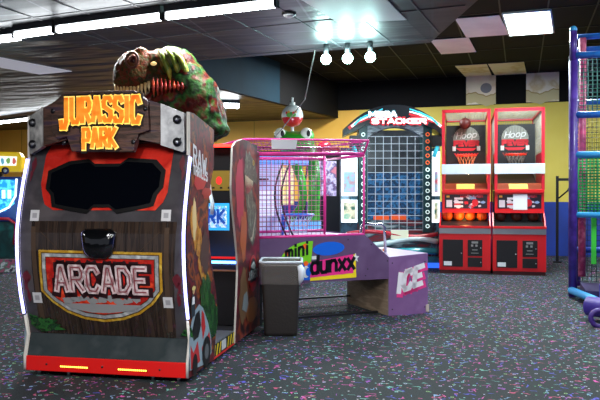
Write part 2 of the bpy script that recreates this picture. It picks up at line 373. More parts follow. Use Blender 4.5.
# ================================================================== CEILING LIGHTS
tube_m = M('fluorescent_tube', 'ffffff', .3, emit=16, ecol='f4fbff')
def strip(a, b, z, label, power, width=.07, group=None, ap=True):
    a, b = Vector(a), Vector(b); d = b - a; L_ = d.length; ang = math.degrees(math.atan2(d.y, d.x)); mid = (a + b) / 2
    t = thing('strip_light', label, 'ceiling light', (mid.x, mid.y, z), ang, group)
    MB().box((-L_ / 2, -width * .55, .035), (L_ / 2, width * .55, .1), M('grey_light_housing', '4b5154', .5)).build('housing', t)
    MB().tube([(-L_ / 2 + .02, 0, 0), (L_ / 2 - .02, 0, 0)], width / 2, tube_m, 12).build('tube', t)
    for s_ in (-1, 1): MB().box((s_ * L_ / 2 - .012, -width * .55, -.035), (s_ * L_ / 2 + .012, width * .55, .035), dark).build('end_cap', t)
    if ap: area('strip_or_fill_lamp', (mid.x, mid.y, z - .05), (L_, width), power, (.95, .98, 1), (0, 0, R(ang)))
    return t
g1 = 'fluorescent strip lights on the dropped ceiling'
strip((-5.75, 6.06), (-5.06, 6.0), 3.2, 'short bright strip light at the far left edge, left of the long row', 12)
strip((-5.10, 5.93), (-4.55, 5.865), 3.2, 'short fluorescent tube left of the first joint in the long ceiling row', 14, group=g1)
strip((-4.52, 5.86), (-3.24, 5.745), 3.2, 'middle fluorescent tube of the long row above the cabinet sign', 34, group=g1)
strip((-3.20, 5.74), (-2.06, 5.665), 3.2, 'right end fluorescent tube of the long row, nearest the smoke detector', 34, group=g1)
strip((-13.6, 15.1), (-10.8, 14.15), 3.49, 'far strip light over the yellow wall behind the cabinet on the left', 30)
strip((-7.3, 13.55), (-6.05, 14.2), 3.545, 'short far strip light between the dinosaur and the slanting cable', 30, .14)
for k, (x, y, L_, p_) in enumerate(((-2.3, 1.5, 2.4, 110), (-.6, 1.4, 1.8, 80), (1.2, 1.8, 1.8, 70), (-8.5, 2.2, 1.8, 60), (0, -3, 1.8, 50))):      # unseen lights added over and behind the camera to brighten the fronts
    area('strip_or_fill_lamp', (x, y, 3.1), (L_, .12), p_, (1, .98, .97), (0, 0, R(97)))

t = thing('light_panel', 'square bright white light panel in the black ceiling', 'ceiling light', (.12, 12.88, 4.6))
MB().prism([(-.42, -.83, .0), (.34, -.83, 0), (.46, .83, 0), (-.34, .83, 0)], (0, 0, -.02), M('panel_glow', 'ffffff', .3, emit=7, ecol='e8feff')).build('diffuser', t)
f = MB()
for a, b in (((-.42, -.83), (.34, -.83)), ((.34, -.83), (.46, .83)), ((.46, .83), (-.34, .83)), ((-.34, .83), (-.42, -.83))): f.tube([(a[0], a[1], -.01), (b[0], b[1], -.01)], .02, white, 6)
f.build('frame', t)
area('panel_or_fill_lamp', (.12, 12.88, 4.55), (.7, 1.5), 230, (.85, 1, 1))
area('panel_or_fill_lamp', (3.6, 12.9, 4.55), (.7, 1.5), 150, (.88, 1, 1))  # rest of these: added fill lights with no ceiling panel built
area('panel_or_fill_lamp', (2.6, 8.5, 4.55), (.7, 1.5), 230, (.88, 1, 1))
area('panel_or_fill_lamp', (-3.6, 14.9, 4.5), (.7, 1.5), 260, (.95, 1, 1))
area('panel_or_fill_lamp', (-9.5, 14.5, 3.5), (1.5, .5), 240, (1, .98, .95))
area('panel_or_fill_lamp', (3.0, 2.5, 4.5), (.7, 1.5), 90, (.9, 1, 1))

bulb_lbl = ['leftmost of three glowing round bulbs under the ceiling edge', 'middle of three glowing round bulbs under the ceiling edge', 'rightmost of three glowing round bulbs under the ceiling edge']
for k, (x, y) in enumerate(((-2.2, 7.77), (-1.945, 7.80), (-1.673, 7.80))):
    t = thing('spotlight_bulb', bulb_lbl[k], 'light bulb', (x, y, 3.12), 18, 'row of three bulbs')
    MB().ball((0, 0, 0), .062, M('bulb_glow', 'ffffff', .3, emit=22, ecol='b8fff4')).build('bulb', t)
    MB().cyl((0, .0, .055), (0, .0, .185), .032, dark, 12).build('socket', t)
    point('bulb_lamp', (x, y - .1, 3.13), .06, 15, (.6, 1, .95))

t = thing('smoke_detector', 'round white smoke detector on the dark ceiling right of the strip lights', 'smoke detector', (-2.18, 6.36, 3.3))
MB().cyl((0, 0, 0), (0, 0, -.015), .072, dark).build('base', t)
MB().ball((0, 0, -.015), .056, white, scale=(1, 1, .5)).build('dome', t)

# slanting cable and small sensor
tag(MB().tube([(-2.42, 8.05, 3.3), (-2.95, 9.3, 2.88), (-3.45, 9.7, 2.5), (-3.75, 9.9, 2.28), (-3.95, 9.95, 2.2)], .008, M('grey_cable', '8f8a86', .5), 6).build('cable'), 'thin grey cable slanting down from the ceiling behind the pink cage', 'cable')

exec_parts = []
# ================================================================== BIG RIDE-IN DINOSAUR CABINET
PROF = [(.0, .05), (.35, .05), (.42, .03), (.516, 0), (.7, -.05), (.9, -.086), (1.05, -.098), (1.2, -.098), (1.38, -.07), (1.6, -.012), (1.81, .055), (2.1, .16), (2.3, .24)]
def fy(z):
    P = PROF
    for i in range(len(P) - 1):
        if z <= P[i + 1][0] or i == len(P) - 2:
            t = (z - P[i][0]) / (P[i + 1][0] - P[i][0]); return P[i][1] + (P[i + 1][1] - P[i][1]) * t
jp = thing('arcade_cabinet', 'huge ride-in dinosaur cabinet with wooden JURASSIC PARK sign, red base and curved light tubes', 'arcade machine', (-3.24, 4.796, 0), 7.1)
facemap = lambda u, v, o: (u, fy(v) - o, v)
gl = dict(rough=.16, coat=.6)
grey_f = M('smoky_grey_panel', '4a484b', var=['3e3b3e', '565052'], vscale=3, **gl)
plank = M('dark_wood_planks', '33271f', var=['241b17', '3d3027', '2c221d'], vscale=2.5, stretch=(9, 1, .6), **gl)
redart = M('red_arch_paint', 'd43024', var=['b8241c', 'e84834'], vscale=4, **gl)
seam = M('plank_seam', '120d0b', .4)
gold = M('gold_border', 'c99b2c', var=['a87d1f', 'dcb84a'], vscale=12, rough=.25, coat=.5)
silver = M('silver_border', 'a9adae', var=['85898c', 'c4c8c8'], vscale=10, rough=.3)
emred = M('emblem_red', 'd42a1c', var=['a01812', 'ec4a28'], vscale=9, rough=.25, coat=.5)
leafm = M('printed_leaves', '1f4a24', var=['12301a', '2f6b30', '16381c'], vscale=14, rough=.25, coat=.4)
# body shell (closed hull behind the printed face)
b = MB(); zs = [.33 + i * .05 for i in range(37)]
ring = []
for z in zs: ring.append([(-.7, fy(z) + .012, z), (.7, fy(z) + .012, z), (.7, fy(z) + .12, z), (-.7, fy(z) + .12, z)])
b.loft(ring, M('cabinet_shell', '18171a', .3)); o = b.build('rear_shell', jp)
for p in o.data.polygons: p.use_smooth = False
cv = Canvas(facemap, cut=.05)
cv.add([(-.7, .35), (.7, .35), (.7, 2.08), (-.7, 2.08)], grey_f, -1)
cv.add([(-.6, .35), (.6, .35), (.66, 1.295), (-.60, 1.295)], plank, 0)
for i in range(11):
    x = -.55 + i * .11; cv.add([(x - .003, .35), (x + .003, .35), (x * 1.06 + .003, 1.29), (x * 1.06 - .003, 1.29)], seam, 1)
for s_ in (-1, 1):
    cv.add([(s_ * .53, 1.22), (s_ * .50, 1.2), (s_ * .18, .90), (s_ * .21, .93)], M('plank_brace', '4a3a2e', .25), 2)
    cv.add([(s_ * .56, 1.25), (s_ * .60, 1.25), (s_ * .58, .4), (s_ * .54, .4)], M('plank_brace', '4a3a2e', .25), 2)
    # red flecks down the grey edges
    for j in range(5): cv.add(blob(s_ * (.655 + .014 * (j % 2)), .66 + j * .09 + (.75 if j > 2 else 0), .014 + .006 * (j % 3), .05, .6, 10, j + 20), M('red_fleck', '5e2028', .3), 1)
cv.build('printed_face', jp)
cv = Canvas(facemap, base=.004, cut=.05)
cv.add([(-.53, 1.50), (-.50, 1.43), (-.42, 1.385), (.47, 1.385), (.53, 1.45), (.56, 1.53), (.57, 1.86), (.50, 2.0), (-.50, 2.0), (-.56, 1.84), (-.56, 1.60)], redart, 0)
cv.build('red_hood_panel', jp)
visor = [(-.333, 1.788), (-.161, 1.807), (-.099, 1.765), (.126, 1.765), (.19, 1.812), (.437, 1.795), (.525, 1.71), (.522, 1.57), (.475, 1.508), (.455, 1.42), (.35, 1.395), (.146, 1.359), (.079, 1.407), (-.065, 1.406), (-.115, 1.358), (-.30, 1.385), (-.43, 1.41), (-.457, 1.508), (-.507, 1.558), (-.51, 1.709)]
cx, cz = 0, 1.59
cv = Canvas(facemap, base=.009, cut=.05); cv.add(visor, M('visor_black', '050506', .5, spec=.2), 0)
vis = cv.build('visor_frame', jp)
md = vis.modifiers.new('s', 'SOLIDIFY'); md.thickness = .006; md.offset = 0
inner = [(cx + (x - cx) * .93, cz + (z - cz) * .86) for x, z in visor]
cv = Canvas(facemap, base=.014, cut=.05); cv.add(inner, M('smoked_glass', '04060c', .06, spec=.22), 0); cv.build('window_glass', vis)
# ARCADE shield
def shield(k, dx=0, dz=0):
    P_ = [(-.53, 1.06), (.54, 1.052), (.53, .74), (.44, .63), (.32, .545), (.17, .49), (0, .465), (-.18, .485), (-.33, .54), (-.45, .625), (-.535, .72)]
    return [(P[0] * (1 - k * 1.85) + .0, .775 + (P[1] - .775) * (1 - k * 3.2)) for P in P_]
cv = Canvas(facemap, base=.006, cut=.05)
cv.add(shield(0), gold, 0).add(shield(.022), M('emblem_dark_line', '3a2a14', .3), 1).add(shield(.03), silver, 2).add(shield(.06), M('emblem_dark_line', '3a2a14', .3), 3).add(shield(.067), emred, 4)
for k in range(9): cv.add(blob(-.3 + k * .075, .645 + .012 * (k % 3), .045, .028, .3, 12, k), M('emblem_stones', '8d8f90', .4), 5)
cv.add([(-.36, .62), (.36, .62), (.25, .57), (.05, .545), (-.1, .545), (-.28, .575)], M('emblem_stones', '8d8f90', .4), 5)
emb = cv.build('emblem', jp)
cv = Canvas(facemap, base=.014, cut=.05)
dr = [.02, .0, -.04, -.06, -.03, .04]
cv.many(word('ARCADE', -.41, .705, .42, .945, .048, .42, grow=.016), M('letter_shadow', '2a0f12', .4), 0)
cv.many(word('ARCADE', -.41, .705, .42, .945, .048, .42), M('letter_pale', 'c9a7a8', .3, var=['e0cfd0', 'a87c80'], vscale=12), 1)
cv.many(word('ARCADE', -.41, .705, .42, .945, .048, .42, grow=-.018), M('letter_core', '8c4a50', .3), 2)
cv.build('lettering', emb)
# black glass handle boss
m_ = [(-.15, 1.209), (-.11, 1.238), (.11, 1.238), (.155, 1.205), (.142, 1.08), (.12, 1.03), (.076, .992), (-.063, .992), (-.115, 1.03), (-.138, 1.08)]
g = MB(); rings = []
for k, (sc, off) in enumerate(((1, 0), (1, .02), (.9, .045), (.6, .06), (.25, .066))):
    rings.append([(x * sc, fy(1.115 + (z - 1.115) * sc) - off, 1.115 + (z - 1.115) * sc) for x, z in m_])
g.loft(rings, M('black_glass', '07080a', .06, coat=1)); g.build('glass_cover', jp)
# four white labels
for k, (x, z) in enumerate(((-.577, 1.34), (.566, 1.346), (-.578, .658), (.566, .65))):
    Canvas(facemap, base=.006).add(rect(x - .04, z - .045, x + .04, z + .045), M('white_label', 'c9c9cb', .5), 0).add(rect(x - .02, z - .02, x + .02, z + .02), M('label_print', '9a9a9e', .6), 1).build('label_sticker', jp)
# printed foliage on the face
for nm, cx, sgn in (('left', -.47, 1), ('right', .63, -1)):
    cv = Canvas(facemap, base=.010, cut=.05); r_ = random.Random(4)
    for k in range(9 if sgn > 0 else 5):
        a = R(10 + k * 18); L_ = (.30 if sgn > 0 else .15) * (.7 + .3 * r_.random()); rt = Vector((cx - .12 * sgn, .36)); tip = rt + Vector((math.cos(a) * L_ * sgn, math.sin(a) * L_ * .62)); tip.x = max(-.68, min(.69, tip.x))
        nn = (tip - rt).normalized(); pn = Vector((-nn.y, nn.x)) * .03; md_ = rt.lerp(tip, .5) + Vector((0, .035))
        cv.add([tuple(rt), tuple(md_ - pn), tuple(tip), tuple(md_ + pn)], leafm, k * .3)
    cv.build('printed_foliage', jp)
# kick plate and red base
k_ = MB(); k_.prism([(-.715, .0, .166), (-.715, .055, .35), (-.715, .14, .35), (-.715, .14, .166)], (1.43, 0, 0), M('scuffed_kick_plate', '3a4041', .1, .0, var=['30383a', '444a4c'], vscale=3)); k_.build('kick_plate', jp)
rb = MB(); rb.box((-.715, -.004, .04), (.715, .62, .165), M('red_base_paint', 'e01a16', .3, coat=.5)); base = rb.build('base', jp, .006)
s_ = MB()
for x in (-.52, -.02, .0 + .48): s_.cyl((x, -.001, .1), (x, -.009, .1), .009, dark, 8)
s_.build('screw', base)
for x0 in (-.395, .12):
    a = MB()
    a.box((x0 - .006, -.006, .078), (x0 + .256, -.003, .096), M('amber_lens', '8a3a10', .3))
    for i in range(14): a.box((x0 + i * .018, -.0085, .081), (x0 + i * .018 + .012, -.004, .093), M('amber_leds', 'ffb040', .3, emit=4))
    a.build('light_bar', base)
for x in (-.62, -.35, .40, .62):
    MB().cyl((x, .05, 0), (x, .05, .045), .016, steel, 10).build('foot', jp)
for x in (-.62, .62):
    MB().cyl((x, 2.1, 0), (x, 2.1, .045), .016, steel, 10).build('foot', jp)

# side panels with printed artwork
p1 = [(.0, .04), (-.002, .165), (.045, .34), (.005, .516), (-.045, .7), (-.082, .9), (-.094, 1.05), (-.094, 1.2), (-.066, 1.38), (-.008, 1.6), (.05, 1.81), (.045, 2.175), (.14, 2.175), (.658, 2.09), (.658, 1.777), (.56, 1.6), (.512, 1.44), (.495, 1.29), (.54, 1.05), (.6, .889), (.745, .549), (.72, .3), (.66, .04)]
p2 = [(1.321, .04), (1.39, .461), (1.427, .757), (1.40, .92), (1.356, 1.063), (1.217, 1.461), (1.20, 1.6), (1.217, 1.753), (1.25, 1.98), (1.36, 2.04), (1.6, 2.085), (1.888, 2.08), (2.08, 2.03), (2.18, 1.99), (2.3, 1.99), (2.3, .04)]
edge = M('white_edge_trim', 'd8d4cc', .4)
side_a = M('printed_jungle_dusk', '3a1c22', var=['701f24', '2c2026', '9a4a1c', '241a20'], vscale=5.5, rough=.4, contrast=(.36, .66), spec=.3)
side_b = M('printed_red_brown', '8a1c34', var=['6a1c2c', '3a2424', '8a3a28', '2e2022'], vscale=3.0, rough=.4, contrast=(.34, .66), spec=.3)
def tprint(txt, y0, z0, y1, z1, wt, m_, L0, cvs, slant=0, grow=0, gap=.35, rise=0, drop=None):
    cvs.many(word(txt, y0, z0, y1, z1, wt, gap, slant, grow, drop, rise), m_, L0)
for sx in (-1, 1):
    x = .70 * sx
    q = MB().prism([(x, y, z) for y, z in p1], (.02 * sx, 0, 0), side_a, edge).build('side_panel', jp)
    q2 = MB().prism([(x, y, z) for y, z in p2], (.02 * sx, 0, 0), side_b, edge).build('side_panel', jp)
    mp = (lambda u, v, o: (.72 + o, u, v)) if sx > 0 else (lambda u, v, o: (-.72 - o, u, v))
    # rear side artwork: RAW THRILLS badge, flames, tree, ranger, jeep
    cv = Canvas(mp, base=.002)
    for k in range(7): cv.add(blob(.12 + .06 * k, 1.30 - .10 * k, .07, .14, .35, 16, k + 3), M('flame_orange', 'b06a1e', .3, var=['d89a38', '7a3a14'], vscale=12), 0)
    cv.add(blob(.14, 1.32, .05, .17, .2, 14, 9), M('flame_pale', 'e0c890', .3), 1)
    cv.add(blob(.40, 1.0, .10, .2, .3, 16, 11), M('rock_brown', '4a3226', .4), 1)
    for k in range(9): cv.add(blob(.38 + .035 * k, .66 - .045 * k + .05 * (k % 3), .10, .13, .35, 16, k + 33), leafm, 2 + k * .2)
    cv.add(blob(.44, 1.52, .12, .05, .3, 14, 5), M('flame_red', '9a1f1c', .3), 1)
    cv.build('side_artwork', q)
    cv = Canvas(mp, base=.004)
    redb = M('badge_red', 'b01822', .3); wl = M('badge_white', 'e8e8ec', .35)
    cv.add([(.13, 1.60), (.20, 1.55), (.36, 1.56), (.44, 1.62), (.40, 1.68), (.16, 1.68)], redb, 0)
    tprint('RAW', .10, 1.76, .44, 1.93, .026, wl, 1, cv, gap=.5, rise=-.30)
    tprint('THRILLS', .10, 1.675, .47, 1.76, .018, wl, 1, cv, gap=.6, rise=-.15)
    cv.build('badge', q)
    cv = Canvas(mp, base=.0075)
    jr, jg = M('jeep_red', 'c0282a', .3), M('jeep_grey', '8fa3b0', .3)
    cv.add([(.01, .10), (.0, .36), (.05, .48), (.13, .56), (.24, .60), (.34, .55), (.47, .40), (.55, .26), (.56, .12), (.40, .06)], jg, 0)
    cv.add([(.06, .40), (.15, .53), (.24, .55), (.28, .42), (.22, .33), (.10, .32)], black, 1)
    cv.add([(.30, .54), (.36, .50), (.40, .38), (.33, .28), (.29, .42)], jr, 1)
    cv.add([(.04, .10), (.03, .30), (.10, .22), (.2, .30), (.26, .12)], jr, 1).add([(.3, .22), (.5, .32), (.54, .2), (.36, .1)], jr, 1)
    cv.add(ell(.42, .165, .11, .13), black, 3).add(ell(.42, .165, .055, .065), M('wheel_grey', '5a5e62', .4), 4)
    cv.add(ell(.13, .12, .06, .09), black, 3)
    cv.build('printed_jeep', q)
    cv = Canvas(mp, base=.0095)
    cv.add([(.05, .52), (.13, .52), (.14, .66), (.11, .70), (.07, .70), (.04, .65)], M('vest_dark', '27323a', .4), 0)
    cv.add([(.06, .62), (.12, .62), (.12, .68), (.07, .68)], wl, 1).add(ell(.10, .735, .028, .035), M('printed_skin', 'c49a70', .5), 0).add(ell(.10, .75, .045, .018), M('printed_hat', 'd8c27a', .5), 1)
    cv.build('printed_ranger', q)
    # front side artwork: raptor head, emblem, truck
    cv = Canvas(mp, base=.002)
    gr = M('raptor_green', '5a6454', .4, var=['3a423a', '7a8470'], vscale=14)
    cv.add([(1.72, 1.98), (1.80, 1.94), (1.86, 1.98), (1.93, 1.93), (2.08, 1.88), (2.18, 1.74), (2.16, 1.62), (2.05, 1.66), (1.97, 1.58), (2.02, 1.45), (2.15, 1.40), (2.14, 1.1), (2.0, .95), (1.84, 1.05), (1.78, 1.30), (1.70, 1.5), (1.66, 1.75)], gr, 0)
    cv.add([(1.68, 1.66), (1.78, 1.72), (1.90, 1.66), (1.98, 1.60), (1.86, 1.54), (1.74, 1.52)], M('mouth_red', '7a1f22', .3), 1)
    for k in range(6): cv.add([(1.69 + k * .05, 1.72 - .01 * k), (1.73 + k * .05, 1.71 - .01 * k), (1.71 + k * .05, 1.58)], M('tooth_ivory', 'e4d8b4', .35), 2)
    cv.add(ell(2.02, 1.86, .035, .03), M('eye_yellow', 'e0b830', .3), 2).add(ell(2.02, 1.86, .012, .025), black, 3)
    cv.add([(1.88, 1.05), (1.96, 1.06), (2.10, 1.28), (2.14, 1.34), (2.02, 1.08), (1.96, 1.0)], M('claw_pale', 'b8b09a', .4), 2)
    cv.add(blob(1.50, 1.55, .14, .36, .2, 18, 4), M('panel_crimson', 'b02c44', .4), 0).add(blob(1.62, 1.12, .12, .26, .3, 18, 5), M('panel_orange', 'b0582c', .4), 0)
    cv.build('side_artwork', q2)
    cv = Canvas(mp, base=.005)
    cv.add(ell(2.0, .66, .17, .20), M('logo_red', 'b01c20', .35), 0).add(ell(2.0, .66, .14, .165), M('logo_dark', '2a2f38', .35), 1)
    cv.many(word('JURASSIC', 1.80, .60, 2.2, .70, .014, .4), M('logo_pale', 'd0d4d8', .4), 3)
    cv.add([(1.90, .75), (2.02, .79), (2.1, .74), (2.05, .70), (1.94, .72)], M('logo_pale', 'd0d4d8', .4), 2)
    cv.add(rect(1.88, .50, 2.12, .57), M('logo_red', 'b01c20', .35), 2)
    cv.build('logo', q2)
    cv = Canvas(mp, base=.005)
    cv.add(blob(1.62, .45, .16, .28, .25, 18, 6), M('dusty_brown', '6e5038', .4), 0).add(blob(1.95, .28, .26, .13, .2, 18, 8), M('dusty_orange', '8a5630', .4), 1)
    cv.add([(1.55, .34), (1.62, .48), (1.74, .50), (1.80, .36), (1.72, .28)], M('truck_grey', '80868a', .3), 2)
    cv.build('printed_truck', q2)
    # curved light tube in a dark channel
    path = [(.722 * sx, fy(z) - .012, z) for z in [.52 + i * .043 for i in range(31)]]
    ch = MB().tube([(p[0], p[1] + .022, p[2]) for p in path], .018, black, 8).build('light_channel', jp)
    MB().tube(path, .0125, M('light_tube_blue_white', 'ffffff', .3, emit=3.2, ecol='9a9aff'), 10).build('light_tube', ch)
    MB().tube([(.715 * sx, -.012, .05), (.715 * sx, -.012, .165), (.715 * sx, .035, .34), (.715 * sx, -.006, .5)], .012, edge, 8).build('edge_trim', jp)
    MB().box((x + .004 * sx - .008, .03, 1.83), (x + .004 * sx + .008, .045, 2.175), edge).build('edge_trim', jp)

# roof, interior, seat, screen wall
MB().box((-.70, .16, 2.03), (.70, .64, 2.07), dark).build('roof', jp); MB().box((-.70, 2.0, 2.03), (.70, 2.28, 2.07), dark).build('roof', jp)
MB().prism([(-.66, -.02, 1.93), (-.66, .10, 2.12), (-.66, .30, 2.12), (-.66, .30, 2.0), (-.66, .14, 1.93)], (1.32, 0, 0), black).build('sign_bracket', jp)
MB().box((-.70, 1.97, 2.035), (.70, 2.0, 2.065), M('red_led', 'ff2a20', .3, emit=5)).build('roof_light_strip', jp)
fl = MB(); fl.box((-.70, .66, .05), (.70, 2.28, .15), dark)
fl.build('cabin_floor', jp)
fp = MB()
for i in range(17):
    y = .67 + i * .04; fp.box((-.68, y, .15), (.70, y + .022, .162), M('grooved_aluminium', 'b9bec4', .3, .8))
fp.build('floor_tread', jp)
cv = Canvas(rightside(.70), base=.006)
yl = M('hazard_yellow', 'e8c81e', .4)
cv.add(rect(.66, .045, 1.33, .155), black, 0)
for k in range(8):
    y = .67 + k * .085
    if k in (3, 4): continue
    cv.add([(y, .05), (y + .035, .05), (y + .075, .15), (y + .04, .15)], yl, 1)
cv.add(rect(.92, .06, 1.06, .15), M('white_label', 'c9c9cb', .5), 2)
cv.build('hazard_strip', jp)
MB().box((.70, .66, .03), (.712, 1.33, .045), M('red_base_paint')).build('step_edge', jp)
seatm = M('black_vinyl', '101014', .35)
st = MB(); st.box((-.66, .22, .16), (.66, .50, .62), dark); st.box((-.64, .16, .50), (.64, .56, .60), seatm); st.box((-.64, .15, .6), (.64, .26, 1.35), seatm); st.build('bench_seat', jp, .01)
MB().box((-.70, 2.06, .16), (.70, 2.28, 2.03), black).build('front_wall', jp)
MB().box((-.66, 1.62, .16), (.66, 2.06, .78), dark).build('console', jp)
MB().box((-.66, 1.60, .80), (.69, 1.625, .825), M('blue_led', '2a6aff', .3, emit=9, ecol='4a90ff')).build('console_light_strip', jp)
MB().box((-.66, 1.60, .85), (.69, 1.62, .87), M('dim_red_led', 'c01818', .4, emit=.8)).build('console_light_strip', jp)
MB().box((-.66, 1.60, .72), (.69, 1.63, .735), M('console_edge', 'a8745a', .4)).build('console_edge', jp)
cv = Canvas(front(2.06), base=.004)
sg = M('screen_game', '9adcff', .3, emit=.35, var=['e8f8ff', '3a8ad0', '70d0f0'], vscale=18)
cv.add(rect(-.5, 1.12, .44, 1.42), M('screen_glow', '2a98d8', .3, emit=.6), 0).add(rect(-.47, 1.15, .41, 1.39), sg, 1)
cv.build('screen', jp)
cv = Canvas(front(2.045), base=.004)
cv.many(word('PARK', -.03, 1.19, .40, 1.36, .03, .5), M('screen_letters', '1a4aa0', .3, emit=.3), 2)
cv.build('screen_lettering', jp)
cv = Canvas(front(2.06), base=.004)
cv.add(rect(-.5, 1.56, .6, 1.78), M('instruction_amber', '6e5a1c', .4, emit=.25), 0)
for k in range(6): cv.add(ell(-.4 + .18 * k, 1.67, .035, .045), M('red_dot', 'd02a24', .4, emit=.6), 1)
for k in range(12): cv.add(rect(-.48 + .09 * k, 1.58, -.45 + .09 * k, 1.60), black, 1)
cv.build('instruction_panel', jp)
MB().tube([(.24, 1.95, 1.62), (.27, 1.9, 1.52), (.31, 1.86, 1.42), (.31, 1.84, 1.3)], .022, M('pale_gun_hose', 'c8dce8', .35), 10).build('gun_hose', jp)
point('cabin_lamp', (-3.05, 6.15, 1.1), .15, 1.2, (1, .7, .6))

# wooden marquee
wood = M('weathered_plank', '4c3428', .5, var=['35241d', '64463a', '3c2a3a'], vscale=3, stretch=(1, 1, 7), bump=.3, bscale=20)
plq = [(-.345, 2.30), (-.30, 2.345), (.30, 2.34), (.36, 2.30), (.42, 2.25), (.43, 2.02), (.34, 1.99), (.29, 1.85), (-.235, 1.86), (-.28, 1.98), (-.36, 1.96), (-.41, 2.02), (-.42, 2.25)]
mq = MB().prism([(x, -.10, z) for x, z in plq], (0, .07, 0), wood).build('marquee_sign', jp, .006)
for s2 in (-1, 1):
    w_ = MB(); X = lambda v: v * s2
    a = [(X(.36), -.07, 2.285), (X(.53), -.05, 2.225), (X(.53), -.05, 1.91), (X(.30), -.07, 1.96)]
    w_.prism(a, (0, .06, 0), wood); w_.build('marquee_wing', mq)
    br = MB(); a = [(X(.515), -.065, 2.235), (X(.68), .012, 2.165), (X(.685), .012, 1.87), (X(.67), .01, 1.85), (X(.515), -.065, 1.905)]
    br.prism(a, (0, .05, 0), M('worn_steel_plate', 'b4b6b8', .35, .6, var=['8c8e90', 'd0d2d2'], vscale=6))
    k2 = br.build('metal_bracket', mq)
    for z in (2.11, 1.93):
        bo = MB(); c0 = Vector((X(.635), -.012, z)); bo.cyl(c0, c0 + Vector((0, -.012, 0)), .036, M('dark_steel', '3a3a3e', .3, .8), 12); bo.ball(c0 + Vector((0, -.014, 0)), .016, steel, 10, 6); bo.build('bolt', k2)
    for z, x in ((2.19, .40), (1.93, .30)): MB().ball((X(x), -.105, z), .02, M('dark_steel'), 10, 6, (1, .5, 1)).build('bolt', mq)
L_ = MB()
ora = M('sign_orange', 'f4841a', .4, emit=.32, var=['f8a030', 'f07414'], vscale=5); yel = M('sign_yellow_rim', 'ffe680', .3, emit=.5, ecol='ffd860')
blk = M('sign_black_rim', '1a0c08', .5)
def raised(txt, x0, z0, x1, z1, wt, drop=None, gap=.28, nm='lettering', trap=None):
    L_ = MB()
    for grow, y, m_ in ((.012, -.102, blk), (.0055, -.108, yel), (-.0005, -.118, ora)):
        for pl in word(txt, x0, z0, x1, z1, wt, gap, 0, grow, drop): L_.prism([(p[0], y, p[1]) for p in pl], (0, -.008, 0), m_)
    return L_.build(nm, mq)
raised('JURASSIC', -.335, 2.075, .375, 2.30, .036, [.22, .0, -.02, -.05, -.05, -.02, .0, .04], .5)
raised('PARK', -.135, 1.885, .17, 2.05, .029, [.12, .02, 0, .04], .5)
# dinosaur bust standing on the cabinet roof
def fuse(name, balls, mat, parent, voxel=.02, disp=0, dscale=.1, smooth=4):
    """ellipsoids fused into one continuous skin"""
    mb = MB()
    for c, r in balls: mb.ball(c, 1, mat, 20, 12, r)
    o = mb.build(name + '_raw')
    md = o.modifiers.new('r', 'REMESH'); md.mode = 'VOXEL'; md.voxel_size = voxel; md.use_smooth_shade = True
    sm = o.modifiers.new('s', 'SMOOTH'); sm.iterations = smooth; sm.factor = .6
    if disp:
        tx = bpy.data.textures.new(name, 'CLOUDS'); tx.noise_scale = dscale
        d = o.modifiers.new('d', 'DISPLACE'); d.texture = tx; d.strength = disp; d.texture_coords = 'LOCAL'
    dg = bpy.context.evaluated_depsgraph_get(); dg.update()
    me = bpy.data.meshes.new_from_object(o.evaluated_get(dg)); me.name = name
    bpy.data.objects.remove(o)
    if not me.materials: me.materials.append(mat)
    for p in me.polygons: p.use_smooth = True
    q = bpy.data.objects.new(name, me); C.objects.link(q); q.parent = parent
    return q
Y0 = .95
hide = M('dinosaur_hide', '3e1e16', .5, var=['2c3418', '6a2a1a', '38401c', '7a4024', '1c1210'], vscale=9, bump=.8, bscale=28, contrast=(.3, .7), spec=.15)
greenh = M('dinosaur_green_hide', '241c18', .45, var=['5a1a18', '2c5a26', '1c2416', '6a1410', '2c6020'], vscale=5.5, bump=.6, bscale=24, contrast=(.3, .7), spec=.15)
din = fuse('dinosaur_topper', [((.36, Y0 + .02, 2.60), (.2, .2, .22)), ((.46, Y0 + .05, 2.46), (.21, .22, .24)), ((.52, Y0 + .08, 2.28), (.2, .22, .26)), ((.56, Y0 + .06, 2.16), (.2, .2, .1)), ((.20, Y0, 2.42), (.2, .17, .16)), ((.30, Y0, 2.76), (.16, .16, .16)), ((.5, Y0 + .05, 2.12), (.22, .2, .06))], greenh, jp, .022, .03, .06)
din.location = (-.005, 0, -.03)
hd = fuse('head', [((-.13, Y0 - .06, 2.70), (.20, .17, .21)), ((-.22, Y0 - .08, 2.66), (.12, .13, .17)), ((-.04, Y0 - .02, 2.79), (.17, .14, .12)), ((.10, Y0 + .02, 2.80), (.16, .15, .13)), ((.05, Y0, 2.62), (.15, .15, .12)), ((-.20, Y0 - .06, 2.83), (.08, .08, .05)), ((-.06, Y0 - .08, 2.89), (.07, .06, .045))], hide, din, .018, .03, .05)
fuse('lower_jaw', [((-.12, Y0 - .02, 2.43), (.17, .13, .05)), ((.06, Y0 + .03, 2.46), (.12, .12, .08))], M('mouth_dark_red', '4a1014', .4, var=['701a1a', '2a0a0c'], vscale=14), din, .02)
for k in range(11):
    t_ = k / 10; x = -.29 + .33 * t_; z = 2.545 - .055 * math.sin(t_ * math.pi * .8 + .5) + .02; y = Y0 - .17 + .06 * abs(t_ - .4)
    MB().tube([(x, y, z + .04), (x + .003, y - .012, z - .01), (x + .006, y - .004, z - .055 - .015 * (k % 2))], [.016, .013, .002], M('tooth_cream', 'e0a860', .35, var=['f0d8a0'], vscale=9), 8).build('tooth', din)
sk = M('socket_brown', '5a2e22', .5, var=['7a4634', '33201a'], vscale=16)
